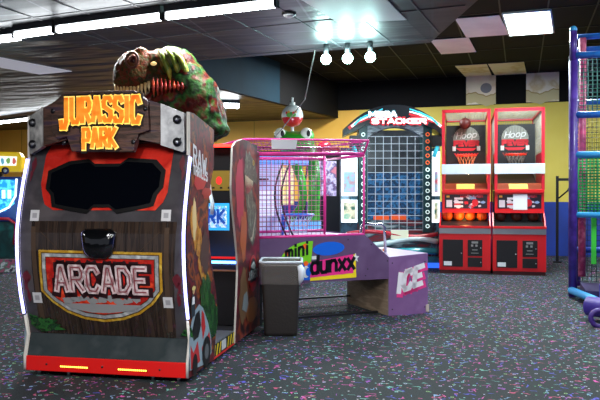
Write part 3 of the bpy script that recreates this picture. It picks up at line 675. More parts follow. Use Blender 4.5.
for r_, m_ in ((.062, sk), (.036, M('socket_pink', '8a4a3c', .5))):
    MB().tube([(-.085 + r_ * math.cos(a * math.pi / 8), Y0 - .215 + .02 * (r_ < .05) - .01, 2.785 + r_ * 1.15 * math.sin(a * math.pi / 8)) for a in range(16)], .013, m_, 8, True).build('eye_ridge', din)
MB().ball((-.085, Y0 - .205, 2.785), .03, M('eye_dark_red', '3a0c0c', .15), scale=(1, .7, 1.1)).build('eye', din)
MB().ball((.085, Y0 - .13, 2.765), .024, M('eye_amber', 'ffd890', .2, emit=.4), scale=(1.3, .6, .8)).build('eye', din)
fr = MB()
for a in (((.14, 2.89), (.19, 2.81), (.24, 2.69), (.26, 2.59)), ((.21, 2.90), (.28, 2.81), (.33, 2.70), (.35, 2.61)), ((.29, 2.87), (.36, 2.79), (.41, 2.68), (.42, 2.60))):
    MB().tube([(p[0], Y0 - .14 + .03 * i * 0, p[1]) for i, p in enumerate(a)], [.01, .03, .028, .008], M('yellow_green_crest', '8a8a20', .45, var=['5f7a1e', 'c0b040'], vscale=9), 10).build('crest_ridge', din)
fuse('crest', [((.24, Y0 - .02, 2.80), (.15, .14, .14)), ((.33, Y0 - .02, 2.72), (.12, .14, .13)), ((.20, Y0 - .01, 2.88), (.1, .1, .07))], M('olive_crest', '4a5a1c', .5, var=['2f4a1a', '7a6a24'], vscale=7, bump=.4), din, .02)
for k in range(8):
    x = .10 + k * .04
    MB().tube([(x, Y0 - .17, 2.60 - .008 * k + .03), (x + .015, Y0 - .205, 2.53), (x + .01, Y0 - .18, 2.45 + .008 * k)], [.006, .016, .005], M('throat_red', 'c0281c', .4, var=['7a1414', 'e0502c'], vscale=14), 8).build('throat_fold', din)

# ================================================================== PINK CAGE BALL GAME
dx = thing('basketball_game', 'low purple children\'s ball toss machine with pink wire cage and colourful lettering', 'arcade machine', (-1.545, 8.435, 0), 41)
purple = M('purple_laminate', '6c5378', .4, var=['64496f', '745a80'], vscale=2, coat=.2)
lilac = M('lilac_laminate', '8a6496', .4, var=['80598c', '946ea0'], vscale=2, coat=.2)
DW = 1.15
side = [(-1.78, .478), (-.03, .466), (-.03, .735), (-.368, 1.02), (-1.78, 1.005)]
for y in (0, DW - .02):
    MB().prism([(x, y, z) for x, z in side], (0, .02, 0), purple, M('purple_edge', '8d7a95')).build('side_panel', dx)
MB().prism([(-.03, .0, .0), (.545, .0, 0), (.545, 0, .768), (-.03, 0, .735)], (0, .02, 0), lilac, M('purple_edge')).build('coin_box_side', dx)
MB().prism([(-.03, DW - .02, .0), (.545, DW - .02, 0), (.545, DW - .02, .768), (-.03, DW - .02, .735)], (0, .02, 0), lilac).build('coin_box_side', dx)
b = MB(); b.box((-.03, .02, 0), (-.012, DW - .02, .70), M('raw_plywood', 'a8927a', .7, var=['94806a', 'b8a288'], vscale=3, stretch=(1, 1, 6))); b.build('coin_box_back', dx)
MB().box((.527, .02, 0), (.545, DW - .02, .75), lilac).build('coin_box_front', dx)
MB().prism([(-.03, .02, .722), (.545, .02, .756), (.545, DW - .02, .756), (-.03, DW - .02, .722)], (0, 0, .012), M('pale_lilac_top', 'b9a4c6', .4)).build('coin_box_top', dx)
MB().prism([(-.03, .02, .722), (-.368, .02, 1.008), (-.368, DW - .02, 1.008), (-.03, DW - .02, .722)], (0, 0, .012), purple).build('front_slope', dx)
MB().box((-1.78, .02, .47), (-.02, DW - .02, .49), dark).build('underside', dx)
MB().box((-1.78, .02, .99), (-.37, DW - .02, 1.005), M('lavender_deck', 'a58ab8', .5)).build('deck', dx)
MB().box((-1.78, .02, 0), (-1.70, DW - .02, .47), dark).build('rear_leg', dx)
MB().box((-1.80, -.002, .478), (-1.78, DW, 1.0), steel).build('rear_trim', dx)
for y, z in ((DW - .1, .10), (.27, .0)):
    MB().box((-1.70, y, z), (-.03, y + .04, z + .022), dark).build('floor_rail', dx)
MB().box((.515, -.012, .02), (.555, .02, .11), M('kick_corner', 'c8b8a8', .5)).build('corner_guard', dx)
scr = MB()
for x, z in ((-.05, .69), (-.28, .9), (-.33, .6), (.02, .66), (.5, .66), (.5, .08), (.02, .08), (-.6, .97), (-1.2, .95), (-.36, .52)): scr.box((x - .007, -.003, z - .007), (x + .007, .001, z + .007), dark)
scr.build('screw', dx)
# cage
bx, ex = -1.76, -.375
def bar(p, q, r=.014, m_=pink, n=8): return MB().tube([p, q], r, m_, n)
for y in (.015, DW - .015):
    for x in (bx, -.91, ex): bar((x, y, 1.0), (x, y, 1.98)).build('cage_post', dx)
    bar((bx, y, 1.02), (ex, y, 1.03), .017).build('cage_rail', dx); bar((bx, y, 1.985), (ex, y, 2.02), .022).build('cage_rail', dx)
for x in (bx, ex):
    bar((x, .015, 2.0), (x, DW - .015, 2.0), .018).build('cage_rail', dx)
yo = -.10
top = [(-1.95, yo, 2.14), (ex + .0, yo, 2.175), (ex, DW + .1, 2.175), (-1.95, DW + .1, 2.14)]
for a, c in zip(top, top[1:] + top[:1]): bar(a, c, .014).build('cage_rail', dx)
for a, c in (((bx, .015, 1.99), top[0]), ((ex, .015, 2.02), top[1]), ((ex, DW - .015, 2.02), top[2]), ((bx, DW - .015, 1.99), top[3])): bar(a, c, .013).build('cage_post', dx)
def net(p0, du, dv, nu, nv, r, m_, name, parent):
    b = MB(); p0, du, dv = Vector(p0), Vector(du), Vector(dv)
    for i in range(nu + 1): b.tube([p0 + du * i / nu, p0 + du * i / nu + dv], r, m_, 4)
    for j in range(nv + 1): b.tube([p0 + dv * j / nv, p0 + dv * j / nv + du], r, m_, 4)
    return b.build(name, parent)
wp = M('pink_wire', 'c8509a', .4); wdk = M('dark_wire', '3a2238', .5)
net((bx, .012, 1.03), (.85, 0, 0), (0, 0, .95), 15, 16, .0028, wp, 'wire_mesh', dx)
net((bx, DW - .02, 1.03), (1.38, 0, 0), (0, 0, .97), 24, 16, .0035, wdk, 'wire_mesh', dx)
net((bx, .012, 1.03), (0, DW - .03, 0), (0, 0, .97), 20, 16, .003, wp, 'wire_mesh', dx)
net((-1.86, -.055, 2.03), (1.46, 0, .02), (-.06, -.04, .12), 30, 4, .0045, wp, 'wire_mesh', dx)
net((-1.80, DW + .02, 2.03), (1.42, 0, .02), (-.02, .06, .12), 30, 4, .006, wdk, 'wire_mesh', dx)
MB().prism([(-1.62, -.075, 2.04), (-1.32, -.075, 2.045), (-1.32, -.115, 2.15), (-1.64, -.115, 2.145)], (0, -.006, .0), white).build('blank_card', dx)
# hoop, ball ramp and backboard inside
rm = MB(); rc = Vector((-1.0, .62, 1.26)); rm.tube([rc + Vector((.2 * math.cos(a * math.pi / 12), .2 * math.sin(a * math.pi / 12), 0)) for a in range(24)], .014, M('blue_rim', '2a6ae0', .3), 8, True)
rim = rm.build('hoop_rim', dx)
nb = MB()
for k in range(16):
    a = k * math.pi / 8; nb.tube([rc + Vector((.2 * math.cos(a), .2 * math.sin(a), 0)), rc + Vector((.13 * math.cos(a + .35), .13 * math.sin(a + .35), -.12)), rc + Vector((.11 * math.cos(a), .11 * math.sin(a), -.23))], .004, M('net_white', 'c8d0e8', .7), 4)
for z, r_ in ((-.07, .16), (-.14, .13), (-.22, .11)): nb.tube([rc + Vector((r_ * math.cos(a * math.pi / 8), r_ * math.sin(a * math.pi / 8), z)) for a in range(16)], .004, M('net_white'), 4, True)
nb.build('net', rim)
MB().box((-1.22, .60, 1.0), (-1.205, .64, 1.27), M('blue_rim')).build('rim_post', dx)
MB().box((-1.77, .35, 1.12), (-1.745, .85, 1.9), M('backboard_white', 'd6d8e8', .3)).build('backboard', dx)
bw = MB()
for k in range(2):
    bw.tube([(-1.30 + .55 * k * .3 + .16 * math.sin(t * math.pi / 10) * -1, .25 + .2 * k, 1.0 + t * .1) for t in range(10)], .012, M('dark_hoop_rod', '2a2228', .4), 8)
bw.build('side_guard', dx)
# chrome handle on the coin box
MB().tube([(-.20, .42, .86), (-.20, .42, 1.10), (-.17, .42, 1.135), (.10, .42, 1.13), (.15, .42, 1.09), (.165, .42, .76)], .019, chrome, 12).build('chrome_handle', dx)
cp = MB()
for k in range(7):
    cp.box((.02 + k * .03, .5, .765), (.05 + k * .03, .62, .80), M('orange_stripe', 'f07a20', .4) if k % 2 else white)
cp.build('striped_ticket_tray', dx)
# artwork
cv = Canvas(front(0), base=.002)
blue_a = M('logo_blue', '1466e0', .4); grn = M('logo_green', '7ed321', .4); org = M('logo_orange', 'ff6a1a', .4); pk = M('logo_pink', 'f5338f', .4); ye = M('logo_yellow', 'ffe021', .4)
cv.add(ell(-.86, .868, .21, .082, 28, rot=3), blue_a, 0)
cv.add([(-1.20, .72), (-1.09, .72), (-1.09, .50), (-1.2, .505), (-1.235, .6)], blue_a, 0)
cv.add([(-1.095, .70)] + [(-1.095 + .40 * math.cos(a), .70 + .265 * math.sin(a)) for a in [R(86 + i * 9.5) for i in range(10)]], grn, 1)
for x, z, r_ in ((-1.40, .83, .035), (-1.17, .905, .032), (-1.16, .70, .03)): cv.add(ell(x, z, r_, r_), org, 2)
cv.add([(-1.107, .528), (-1.107, .492), (-.49, .505), (-.495, .80), (-.52, .79)], ye, 1)
cv.add([(-1.107, .715), (-.53, .79), (-.53, .56), (-1.107, .53)], pk, 2)
st_ = [(-.50 + (.055 if i % 2 == 0 else .025) * math.cos(R(i * 36 + 18)), .745 + (.06 if i % 2 == 0 else .028) * math.sin(R(i * 36 + 18))) for i in range(10)]
cv.add(st_, white, 2)
cv.add(ell(-1.16, .60, .05, .07), white, 2).add(ell(-1.13, .60, .035, .05), blue_a, 3)
cv.add(rect(-1.085, .745, -1.02, .785), white, 2)
cv.many(word('mini', -1.43, .735, -1.12, .93, .03, .5, 0, rise=.22), black, 4)
cv.many(word('dunxx', -1.11, .555, -.49, .80, .042, .30, 0, rise=.07), black, 4)
cv.build('machine_lettering', dx)
cv = Canvas(front(0), base=.002)
cv.many([[(p[0] + .018, p[1] - .022) for p in pl] for pl in word('ICE', .06, .25, .48, .54, .068, .42, .12, .012, rise=.27)], M('ice_pink', 'f0418f', .4), 0)
cv.many(word('ICE', .06, .25, .48, .54, .068, .42, .12, 0, rise=.27), M('ice_white', 'f4eef4', .4), 1)
cv.build('maker_lettering', dx)

# ================================================================== TRASH CAN
tc = thing('trash_can', 'grey-brown plastic bin with a clear liner folded over its rim', 'trash can', (-2.50, 7.03, 0), 18)
def rr(w_, d_, z, r_=.04, n=5):
    o = []
    for cx_, cy_, a0 in ((w_ - r_, d_ - r_, 0), (-w_ + r_, d_ - r_, 90), (-w_ + r_, -d_ + r_, 180), (w_ - r_, -d_ + r_, 270)):
        for i in range(n): a = R(a0 + 90 * i / (n - 1)); o.append((cx_ + r_ * math.cos(a), cy_ + r_ * math.sin(a), z))
    return o
binm = M('grey_brown_plastic', '2c2826', .45, bump=.1)
b = MB(); b.loft([rr(.175, .20, 0), rr(.18, .205, .04), rr(.205, .23, .62), rr(.205, .23, .74), rr(.222, .245, .745), rr(.222, .245, .775), rr(.205, .23, .78), rr(.19, .215, .72)], binm)
b.build('bin_body', tc)
lin_m = glass('clear_liner', '8a8480', .2, .4)
b = MB(); rnd = random.Random(2)
def wob(ring, a): return [(x + rnd.uniform(-a, a), y + rnd.uniform(-a, a), z + rnd.uniform(-a, a) * 2) for x, y, z in ring]
b.loft([wob(rr(.215, .24, .55), .006), wob(rr(.222, .248, .64), .006), wob(rr(.230, .252, .74), .004), rr(.232, .256, .79), wob(rr(.215, .235, .80), .008), wob(rr(.18, .2, .74), .01)], lin_m, False)
ln = b.build('bin_liner', tc)
b = MB(); b.tube([(.20, -.24, .76), (.225, -.26, .70), (.215, -.27, .62), (.20, -.265, .56)], [.03, .04, .03, .008], M('bunched_liner', 'd8e0ec', .3), 8); b.build('liner_knot', tc)
b = MB(); b.tube([(x, y, z + .005) for x, y, z in rr(.225, .248, .79)], .014, M('bunched_liner'), 6, True); b.build('liner_roll', tc)
# ================================================================== TWO RED BASKETBALL CABINETS
net_g = M('net_grey', '9a958a', .7); net_y = M('net_tan', 'a88a4a', .7)
ballm = M('basketball_orange', 'e0681c', .5, bump=.2, bscale=60)
balld = M('basketball_shaded', '5a2a1c', .5, bump=.2, bscale=60)  # same basketballs for the unlit tray, shade put into the colour
def hoop_machine(loc, lit, label):
    t = thing('basketball_cabinet', label, 'arcade machine', loc, 4.5, 'pair of red basketball cabinets')
    W = .965; x0, x1 = .05, .96
    b = MB(); b.box((.01, .03, 0), (W - .01, 2.3, .07), M('dark_red_plinth', '4a0a10', .5)); b.build('plinth', t)
    b = MB(); b.box((0, 0, .07), (W, .6, .775), red_paint); b.box((.02, .6, .07), (W - .02, 2.3, .6), red_paint); cab = b.build('base_cabinet', t, .008)
    for nm, (a, z0, c, z1) in (('door', (.07, .14, .45, .66)), ('coin_panel', (.54, .35, .81, .66)), ('door', (.54, .14, .81, .32))):
        d = MB().box((a, -.014, z0), (c, 0, z1), M('black_door', '121014', .4)).build(nm, cab, .004)
        MB().cyl((c - .03, -.013, (z0 + z1) / 2), (c - .03, -.024, (z0 + z1) / 2), .012, steel, 10).build('lock', d)
        if nm == 'coin_panel':
            q = Canvas(front(-.014), base=.002); q.add(rect(.61, .59, .73, .63), M('coin_slot_metal', 'a8a8a4', .3, .6), 0); q.build('coin_slot', d)
            for rc_ in (rect(.60, .53, .64, .57), rect(.68, .53, .72, .57), rect(.62, .46, .72, .475), rect(.60, .40, .74, .412)): Canvas(front(-.014), base=.002).add(rc_, M('coin_slot_metal'), 0).build('coin_slot', d)
        elif a < .1:
            q = Canvas(front(-.014), base=.002); q.add(rect(.09, .16, .24, .24), white, 0); q.build('sticker', d)
    MB().box((.0, -.01, .775), (W, .02, .88), steel).build('metal_band', t)
    MB().box((-.005, -.03, .88), (W + .005, .04, .925), red_paint).build('front_rail', t, .004)
    MB().prism([(.025, .03, .88), (.025, .34, 1.0), (.025, .60, 1.0), (.025, .60, .775), (.025, .03, .775)], (W - .05, 0, 0), black).build('ball_tray', t)
    MB().box((.03, .60, 1.0), (W - .03, .63, 1.60), black).build('console_back', t)
    for s_ in (0, 1):
        xx = s_ * (W - .025)
        MB().prism([(xx, 0, .9), (xx, .26, 1.17), (xx, .62, 1.17), (xx, .62, .775), (xx, 0, .775)], (.025, 0, 0), red_paint).build('tray_side', t)
    # lamp glow above the balls, sign panel, marquee of the console
    MB().box((x0, .28, 1.17), (x1, .36, 1.225), red_paint).build('console_rail', t)
    pn = MB().box((x0, .30, 1.225), (x1, .38, 1.56), red_paint).build('console_frame', t, .004)
    cv = Canvas(front(.30), base=.003); pr = M('print_pale', 'd8c8d0', .35)
    cv.add(rect(x0 + .05, 1.255, x1 - .05, 1.53), M('print_dark', '2a1c28', .3), 0)
    rnd = random.Random(3)
    for k in range(16): cv.add(blob(x0 + .1 + rnd.random() * .7, 1.28 + rnd.random() * .22, .03 + .03 * rnd.random(), .02 + .02 * rnd.random(), .4, 9, k), (pr, M('print_blue', '8aa0c8', .35), M('print_red', 'c8202c', .3))[k % 3], 1)
    cv.add(ell(x0 + .63, 1.37, .06, .07), M('print_red'), 2)
    cv.add(rect(x0 + .08, 1.28, x0 + .19, 1.42), pr, 2).add(rect(x0 + .08, 1.47, x0 + .14, 1.51), M('print_yellow', 'e8a030', .3), 2)
    cv.many([rect(x0 + .23, 1.28 + .075 * k, x0 + .40, 1.32 + .075 * k) for k in range(3)], M('print_pale'), 2)
    cv.many(word('HOOP FEVER', x0 + .35, 1.47, x0 + .78, 1.515, .009, .5), M('print_red'), 3)
    cv.build('console_print', pn)
    MB().box((x0, .26, 1.56), (x1, .36, 1.625), red_paint).build('console_rail', t, .004)
    sl = MB().prism([(x0, .30, 1.625), (x0, .55, 1.75), (x0, .60, 1.75), (x0, .60, 1.625)], (x1 - x0, 0, 0), M('amber_brown_slope', '8a3a22' if lit else '4a3028', .35)).build('console_top', t)
    cv = Canvas(lambda u, v, o: (u, .30 + v * .895 - o * .45, 1.625 + v * .447 + o * .9), base=.003); cv.add([(x0 + .27, .03), (x0 + .62, .03), (x0 + .62, .25), (x0 + .27, .25)], M('label_yellow', 'd8c860', .5, emit=.15), 0); cv.build('label', sl)
    # balls
    for k in range(4 if lit else 3):
        pass
    # cage
    fr = M('red_frame', 'c4182c', .4)
    yb = 2.28; top = 3.20
    for x in (x0 + .02, x1 - .02):
        MB().box((x - .028, .28, 1.62), (x + .028, .34, top), fr).build('cage_post', t)
        MB().box((x - .02, yb - .04, .6), (x + .02, yb, top + .02), fr).build('cage_post', t)
        MB().box((x - .02, .30, top - .04), (x + .02, yb, top), fr).build('cage_rail', t)
        net((x, .34, 1.75), (0, yb - .38, 0), (0, 0, 1.40), 26, 22, .0032, net_y if lit else net_g, 'side_net', t)
        MB().box((x - .014, .36, 1.62), (x + .014, 1.55, 2.35), M('red_side_board', 'a01424', .4)).build('side_board', t)
    for y, z in ((.28, top - .06), (yb - .04, top - .04)): MB().box((x0, y, z), (x1, y + .05, z + .06), fr).build('cage_rail', t)
    net((x0 + .03, .34, top - .01), (x1 - x0 - .06, 0, 0), (0, yb - .38, .0), 14, 26, .003, net_g, 'top_net', t)
    net((x0 + .03, 2.26, 2.95), (x1 - x0 - .06, 0, 0), (0, 0, .25), 18, 5, .003, net_g, 'rear_net', t)
    # acrylic band across the front, its reflected light put into the pale colour
    band = M('pale_band', 'c8d0e4', .25, 0, coat=1, var=['e8ecf6'], vscale=2.2)
    MB().box((x0 - .01, .262, 1.93), (x1 + .01, .278, 2.125), band).build('clear_band', t)
    # backboard with the logo
    ybk = 1.62; zc = 2.73; cxx = (x0 + x1) / 2 + .01
    bb = MB().box((x0 + .04, ybk, 2.05), (x1 - .04, ybk + .04, 3.02), M('backboard_black', '17171b', .45)).build('backboard', t)
    cv = Canvas(front(ybk), base=.003, step=.002)
    lg = M('logo_grey', '7f8078', .5); lr = M('logo_red_fabric', 'c01c2c', .5); lw = M('logo_white', 'c8c8c8', .4)
    zc = 2.72; rad = .275
    cv.add(ell(cxx, zc, rad, rad, 32), lg, 0)
    cv.add(ell(cxx, zc, rad, rad, 20, 200, 340), M('logo_black', '141416', .5), 1)
    for k in range(-5, 6): cv.add(stroke((cxx + k * .045, zc + .02), (cxx + k * .062, zc + .02 + .24 * math.sqrt(max(0, 1 - (k * .06 / rad) ** 2 * .8))), .007), M('logo_stripe', '4c4d48', .5), 1)
    cv.add([(cxx - .27, zc - .14), (cxx + .27, zc - .14), (cxx + .27, zc - .02), (cxx - .27, zc - .02)], M('logo_black'), 2)
    cv.many(word('HOOP'.replace('OOP', 'oop'), cxx - .22, zc + .0, cxx + .22, zc + .15, .02, .3, .25, rise=.08), lw, 4)
    cv.many(word('FEVER', cxx - .27, zc - .16, cxx + .27, zc - .02, .044, .3), lr, 4)
    cv.many([rect(cxx - .29, zc - .25, cxx - .22, zc - .15), rect(cxx + .22, zc - .25, cxx + .29, zc - .15)], lw, 3)
    cv.add([(cxx - .22, zc - .19), (cxx + .22, zc - .19), (cxx + .14, zc - .25), (cxx - .14, zc - .25)], lr, 3)
    cv.build('backboard_logo', bb)
    MB().tube([(cxx + .2 * math.cos(a * math.pi / 10), ybk - .24 + .2 * math.sin(a * math.pi / 10), 2.36) for a in range(20)], .016, M('rim_red', 'd8301c', .4, emit=.3 if lit else 0), 8, True).build('hoop_rim', t)
    nb = MB(); c0 = Vector((cxx, ybk - .24, 0))
    for k in range(14):
        a = k * math.pi / 7
        for s2 in (-1, 1):
            nb.tube([c0 + Vector((.2 * math.cos(a), .2 * math.sin(a), 2.35)), c0 + Vector((.15 * math.cos(a + s2 * .22), .15 * math.sin(a + s2 * .22), 2.22)), c0 + Vector((.12 * math.cos(a), .12 * math.sin(a), 2.08))], .006, M('hoop_net_lit' if lit else 'hoop_net_unlit', 'b07850' if lit else '6a625c', .7), 4)
    nb.build('hoop_net', t)
    q = Canvas(front(ybk), base=.004); q.many([[(cxx + k * .06 - .02, 2.42), (cxx + k * .06 + .02, 2.42), (cxx + k * .045, 2.30)] for k in range(-4, 5)], lr if lit else M('unlit_red', '7a2a24', .5), 0); q.build('backboard_fringe', bb)
    MB().prism([(x0 + .03, .6, 1.55), (x0 + .03, 2.2, 2.0), (x0 + .03, 2.2, 1.97), (x0 + .03, .6, 1.52)], (x1 - x0 - .06, 0, 0), M('ramp_dark', '2a1414', .5)).build('ball_ramp', t)
    return t
HPX, HPY = -.52, 13.45; ca, sa = math.cos(R(4.5)), math.sin(R(4.5))
def hpw(x, y): return (HPX + x * ca - y * sa, HPY + x * sa + y * ca)
L1 = (*hpw(-.99, 0), 0); L2 = (*hpw(.01, 0), 0)
hoop_machine(L1, True, 'red basketball cabinet with orange-lit balls and a small ball hanging in its cage')
hoop_machine(L2, False, 'red basketball cabinet with a white paper taped over its console, beside its orange-lit twin')
def basketball(x, y, z, r, m_, label, group):
    X, Y = hpw(x, y); t = thing('basketball', label, 'ball', (X, Y, z), 0, group)
    MB().ball((0, 0, r), r, m_, 20, 12).build('skin', t)
    s_ = MB()
    for ax in range(3):
        pts = []
        for k in range(24):
            a = k * math.pi / 12; c_, d_ = (r + .0005) * math.cos(a), (r + .0005) * math.sin(a)
            pts.append(((0, c_, r + d_), (c_, 0, r + d_), (c_, d_, r))[ax])
        s_.tube(pts, .0025, black, 4, True)
    s_.build('seam', t); return t
pos = ['at the far left end of the lit tray', 'second from the left in the lit tray', 'third from the left in the lit tray', 'at the right end of the lit tray']
for k in range(4): basketball(-.99 + .145 + k * .222, .47, 1.001, .105, ballm, 'orange basketball ' + pos[k], 'basketballs in the lit ball tray')
pos = ['left', 'middle', 'right']
for k in range(3): basketball(.01 + .17 + k * .30, .47, 1.001, .105, balld, 'dark basketball at the %s of the unlit tray' % pos[k], 'basketballs in the unlit ball tray')
X, Y = hpw(-.50, 1.45)
point('tray_lamp', (*hpw(-.5, .2), 1.10), .04, 5, (1, .5, .15)); point('hoop_lamp', (*hpw(-.45, 1.0), 1.95), .05, 14, (1, .4, .2))
tb = MB().ball((0, 0, 0), .12, M('basketball_maroon', '5a1a18', .5, bump=.2, bscale=50), 20, 12)
t = thing('hanging_ball', 'small maroon ball at the top of the orange-lit basketball cage', 'ball', (X, Y, 3.04), 0)
tb.build('skin', t); MB().tube([(0, 0, .11), (0, 0, .17)], .01, black, 6).build('hook', t)
X, Y = hpw(.47, .285)
t = MB(); t.box((-.13, -.004, 0), (.13, .0, .30), M('paper_white', 'e6e4ea', .7)); o = t.build('paper_notice'); o.location = (X + .06, Y, 1.235); o.rotation_euler = (R(-2), 0, R(4.5))
tag(o, 'white paper sheet taped to the right basketball console', 'notice')

# ================================================================== STACKING PRIZE MACHINE
st = thing('stacker_machine', 'tall black prize machine with arched STACKER marquee and lit grid window', 'arcade machine', (-2.46, 13.92, 0), 16)
teal = M('teal_body', '1c5a60', .35, var=['123a44', '2a7a80'], vscale=3); tealg = M('teal_glow_column', '58b8b0', .3, emit=.35, var=['2a7078', '9ae0d8'], vscale=6)
def arc(x0, x1, zb, zt, n=18, p=2): return [(x0 + (x1 - x0) * i / n, zb + (zt - zb) * (1 - abs(2 * i / n - 1) ** p)) for i in range(n + 1)]
navy = M('stacker_black', '14161e', .3)
MB().box((-1.0, .06, 0), (.93, .9, .25), teal).build('base', st)
MB().box((-1.0, .12, .25), (.93, .9, 1.0), M('lower_body', '2c5a66', .3, var=['a03038', '24505c', 'c8d8dc', '1a3a48'], vscale=2.2, stretch=(.7, 1, 3), contrast=(.3, .7))).build('lower_body', st)
for s_ in (-1, 1):
    c_ = MB().box((s_ * .66 - .09, .0, .75), (s_ * .66 + .09, .9, 2.95), M('column_dark_teal', '184448', .35)).build('side_column', st)
    for k in range(14):
        z = .88 + k * .145
        cm = M('ring_white', 'dff4f0', .3, emit=.5) if not (s_ > 0 and k > 8) else M('ring_orange', 'f06a3a', .3, emit=.5)
        MB().tube([(s_ * .66 + .035 * math.cos(a * math.pi / 6), -.008, z + .035 * math.sin(a * math.pi / 6)) for a in range(12)], .011, cm, 6, True).build('ring_light', c_)
    wx = (.75, .93) if s_ > 0 else (-1.12, -.77)
    wg = MB().box((wx[0], .10, .25), (wx[1], .9, 2.5), M('wing_panel', '3a5a70', .35, var=['20303c', '5a8aa0', '182430', 'a8c8d8'], vscale=3.5, stretch=(1, 1, .6))).build('side_wing', st)
    for z0, z1, wm in ((1.50, 2.42, 0), (.95, 1.42, 1)):
        MB().box((wx[0] + .01, .07, z0), (wx[1] - .005, .10, z1), M('lit_white_frame', 'f0f6f8', .3, emit=1.2)).build('poster_frame', wg)
        cv = Canvas(front(.07), base=.003); cv.add(rect(wx[0] + .06, z0 + .07, wx[1] - .05, z1 - (.42 if wm == 0 else .06)), M('poster_pale_%d' % wm, ('c0a8c8', '8ab8a0')[wm], .4, emit=.5, var=[('90c0d0', 'e8e0c0')[wm], ('d06a7a', '3a6a5a')[wm]], vscale=6), 0); cv.build('poster', wg)
MB().box((-.57, .5, .75), (.57, .9, 2.9), M('window_interior', '4a4a50', .35, emit=.12, var=['5a5c60', '34363c'], vscale=2)).build('window_back', st)
MB().box((-.57, .46, 1.0), (.57, .5, 2.0), M('blue_lit_cards', '14406a', .4, emit=.6, var=['0c2440', '2a6aa0', '103050'], vscale=7)).build('prize_panel', st)
gr = MB(); gm = M('grid_line_glow', 'b8c0cc', .4, emit=.2)
for i in range(8): gr.box((-.57 + i * .163 - .005, .02, .80), (-.57 + i * .163 + .005, .028, 2.72), gm)
for j in range(14): gr.box((-.57, .02, .80 + j * .148 - .005), (.57, .028, .80 + j * .148 + .005), gm)
gr.build('window_grid', st)
MB().box((-.57, .03, .78), (.57, .04, 2.72), glass('tinted_window', '2a3844', .1, .12)).build('window_glass', st)
MB().box((-.05, .3, .85), (.26, .5, 1.1), M('orange_prize_shelf', 'f05a1c', .4, emit=.5)).build('prize_shelf', st)
MB().box((-.42, .28, 1.0), (-.1, .44, 1.08), M('orange_prize_shelf')).build('prize_shelf', st)
MB().prism([(-.57, -.01, 2.70)] + [(x, -.01, z) for x, z in arc(-.57, .57, 2.70, 2.92)][::-1][:-1][::-1] + [(.57, -.01, 2.98), (-.57, -.01, 2.98)], (0, .3, 0), M('header_grey', '5a5c66', .3, var=['a8b0bc', '2a2c34'], vscale=4, stretch=(1, 1, 3))).build('header', st)
mqp = [(-1.08, 2.72), (-1.08, 2.86)] + [(x, z) for x, z in arc(-.98, .90, 2.95, 3.36, 16, 2.2)] + [(.94, 2.86), (.94, 2.72), (.80, 2.84), (.60, 2.95), (-.60, 2.95), (-.80, 2.84)]
mm_ = MB().prism([(x, -.14, z) for x, z in mqp], (0, .5, 0), navy).build('marquee', st)
cv = Canvas(front(-.14), base=.003)
for k, (m_, w_) in enumerate(((M('swoosh_red', 'c8202c', .3, emit=.3), .07), (M('swoosh_white', 'f0f4f8', .3, emit=.5), .05), (M('swoosh_cyan', '40c0d8', .3, emit=.4), .04))):
    for s_ in (-1, 1):
        P_ = [(s_ * (.94 - .05 * k), 2.90 + .03 * k), (s_ * (.80 - .04 * k), 3.00 + .04 * k), (s_ * (.55 - .04 * k), 3.10 + .05 * k), (s_ * .28, 3.16 + .055 * k)]
        for a, c in zip(P_, P_[1:]): cv.add(stroke(a, c, w_ * (1 if abs(c[0]) > .3 else .6)), m_, k)
lt = M('lit_letters', 'f4fbff', .3, emit=1.4)
cv.many(word('MEGA', -.56, 3.10, .02, 3.23, .04, .35, grow=.012), M('letter_teal', '20606c', .3), 4)
cv.many(word('MEGA', -.56, 3.10, .02, 3.23, .04, .35), lt, 5)
cv.many(word('STACKER', -.50, 2.965, .62, 3.085, .035, .3, grow=.014), M('swoosh_red'), 4)
cv.many(word('STACKER', -.50, 2.965, .62, 3.085, .035, .3), M('letters_pink_white', 'ffd8e0', .3, emit=1.2), 5)
cv.build('marquee_artwork', mm_)
for s_ in (-1, 1): MB().box((s_ * .83 - .11, -.10, 2.52), (s_ * .83 + .11, .3, 2.74), black).build('speaker_box', st)
for s_ in (-1, 1): MB().tube([(s_ * .87, .0, 2.72), (s_ * .85, -.05, 2.5), (s_ * .78, -.05, 2.3)], .04, M('swoosh_cyan'), 8).build('side_tube', st)
pth = lambda z, d: [(-1.0 + i * .093, -.02 - .10 * math.sin(i * math.pi / 20), z + d * math.sin(i * math.pi / 10)) for i in range(21)]
MB().tube(pth(.72, .05), .045, M('tube_red', 'c83040', .25, coat=1), 10).build('front_tube', st)
MB().tube(pth(.56, -.07), .06, M('tube_white', 'd0e0e4', .2, coat=1), 10).build('front_tube', st)
MB().tube(pth(.36, -.02), .07, M('tube_teal', '2a98a8', .2, coat=1), 10).build('front_tube', st)
MB().box((-.1, -.16, .62), (.25, -.06, .80), M('button_console', 'd8d8c0', .4, emit=.2)).build('button_console', st)
MB().box((-.95, -.0, .02), (.92, .1, .12), M('blue_floor_led', '2a60e0', .4, emit=1.0)).build('floor_light', st)
point('stack_fill', (-2.6, 12.0, 2.7), .3, 34, (.7, .95, 1))  # free fill light added in front of the stacker

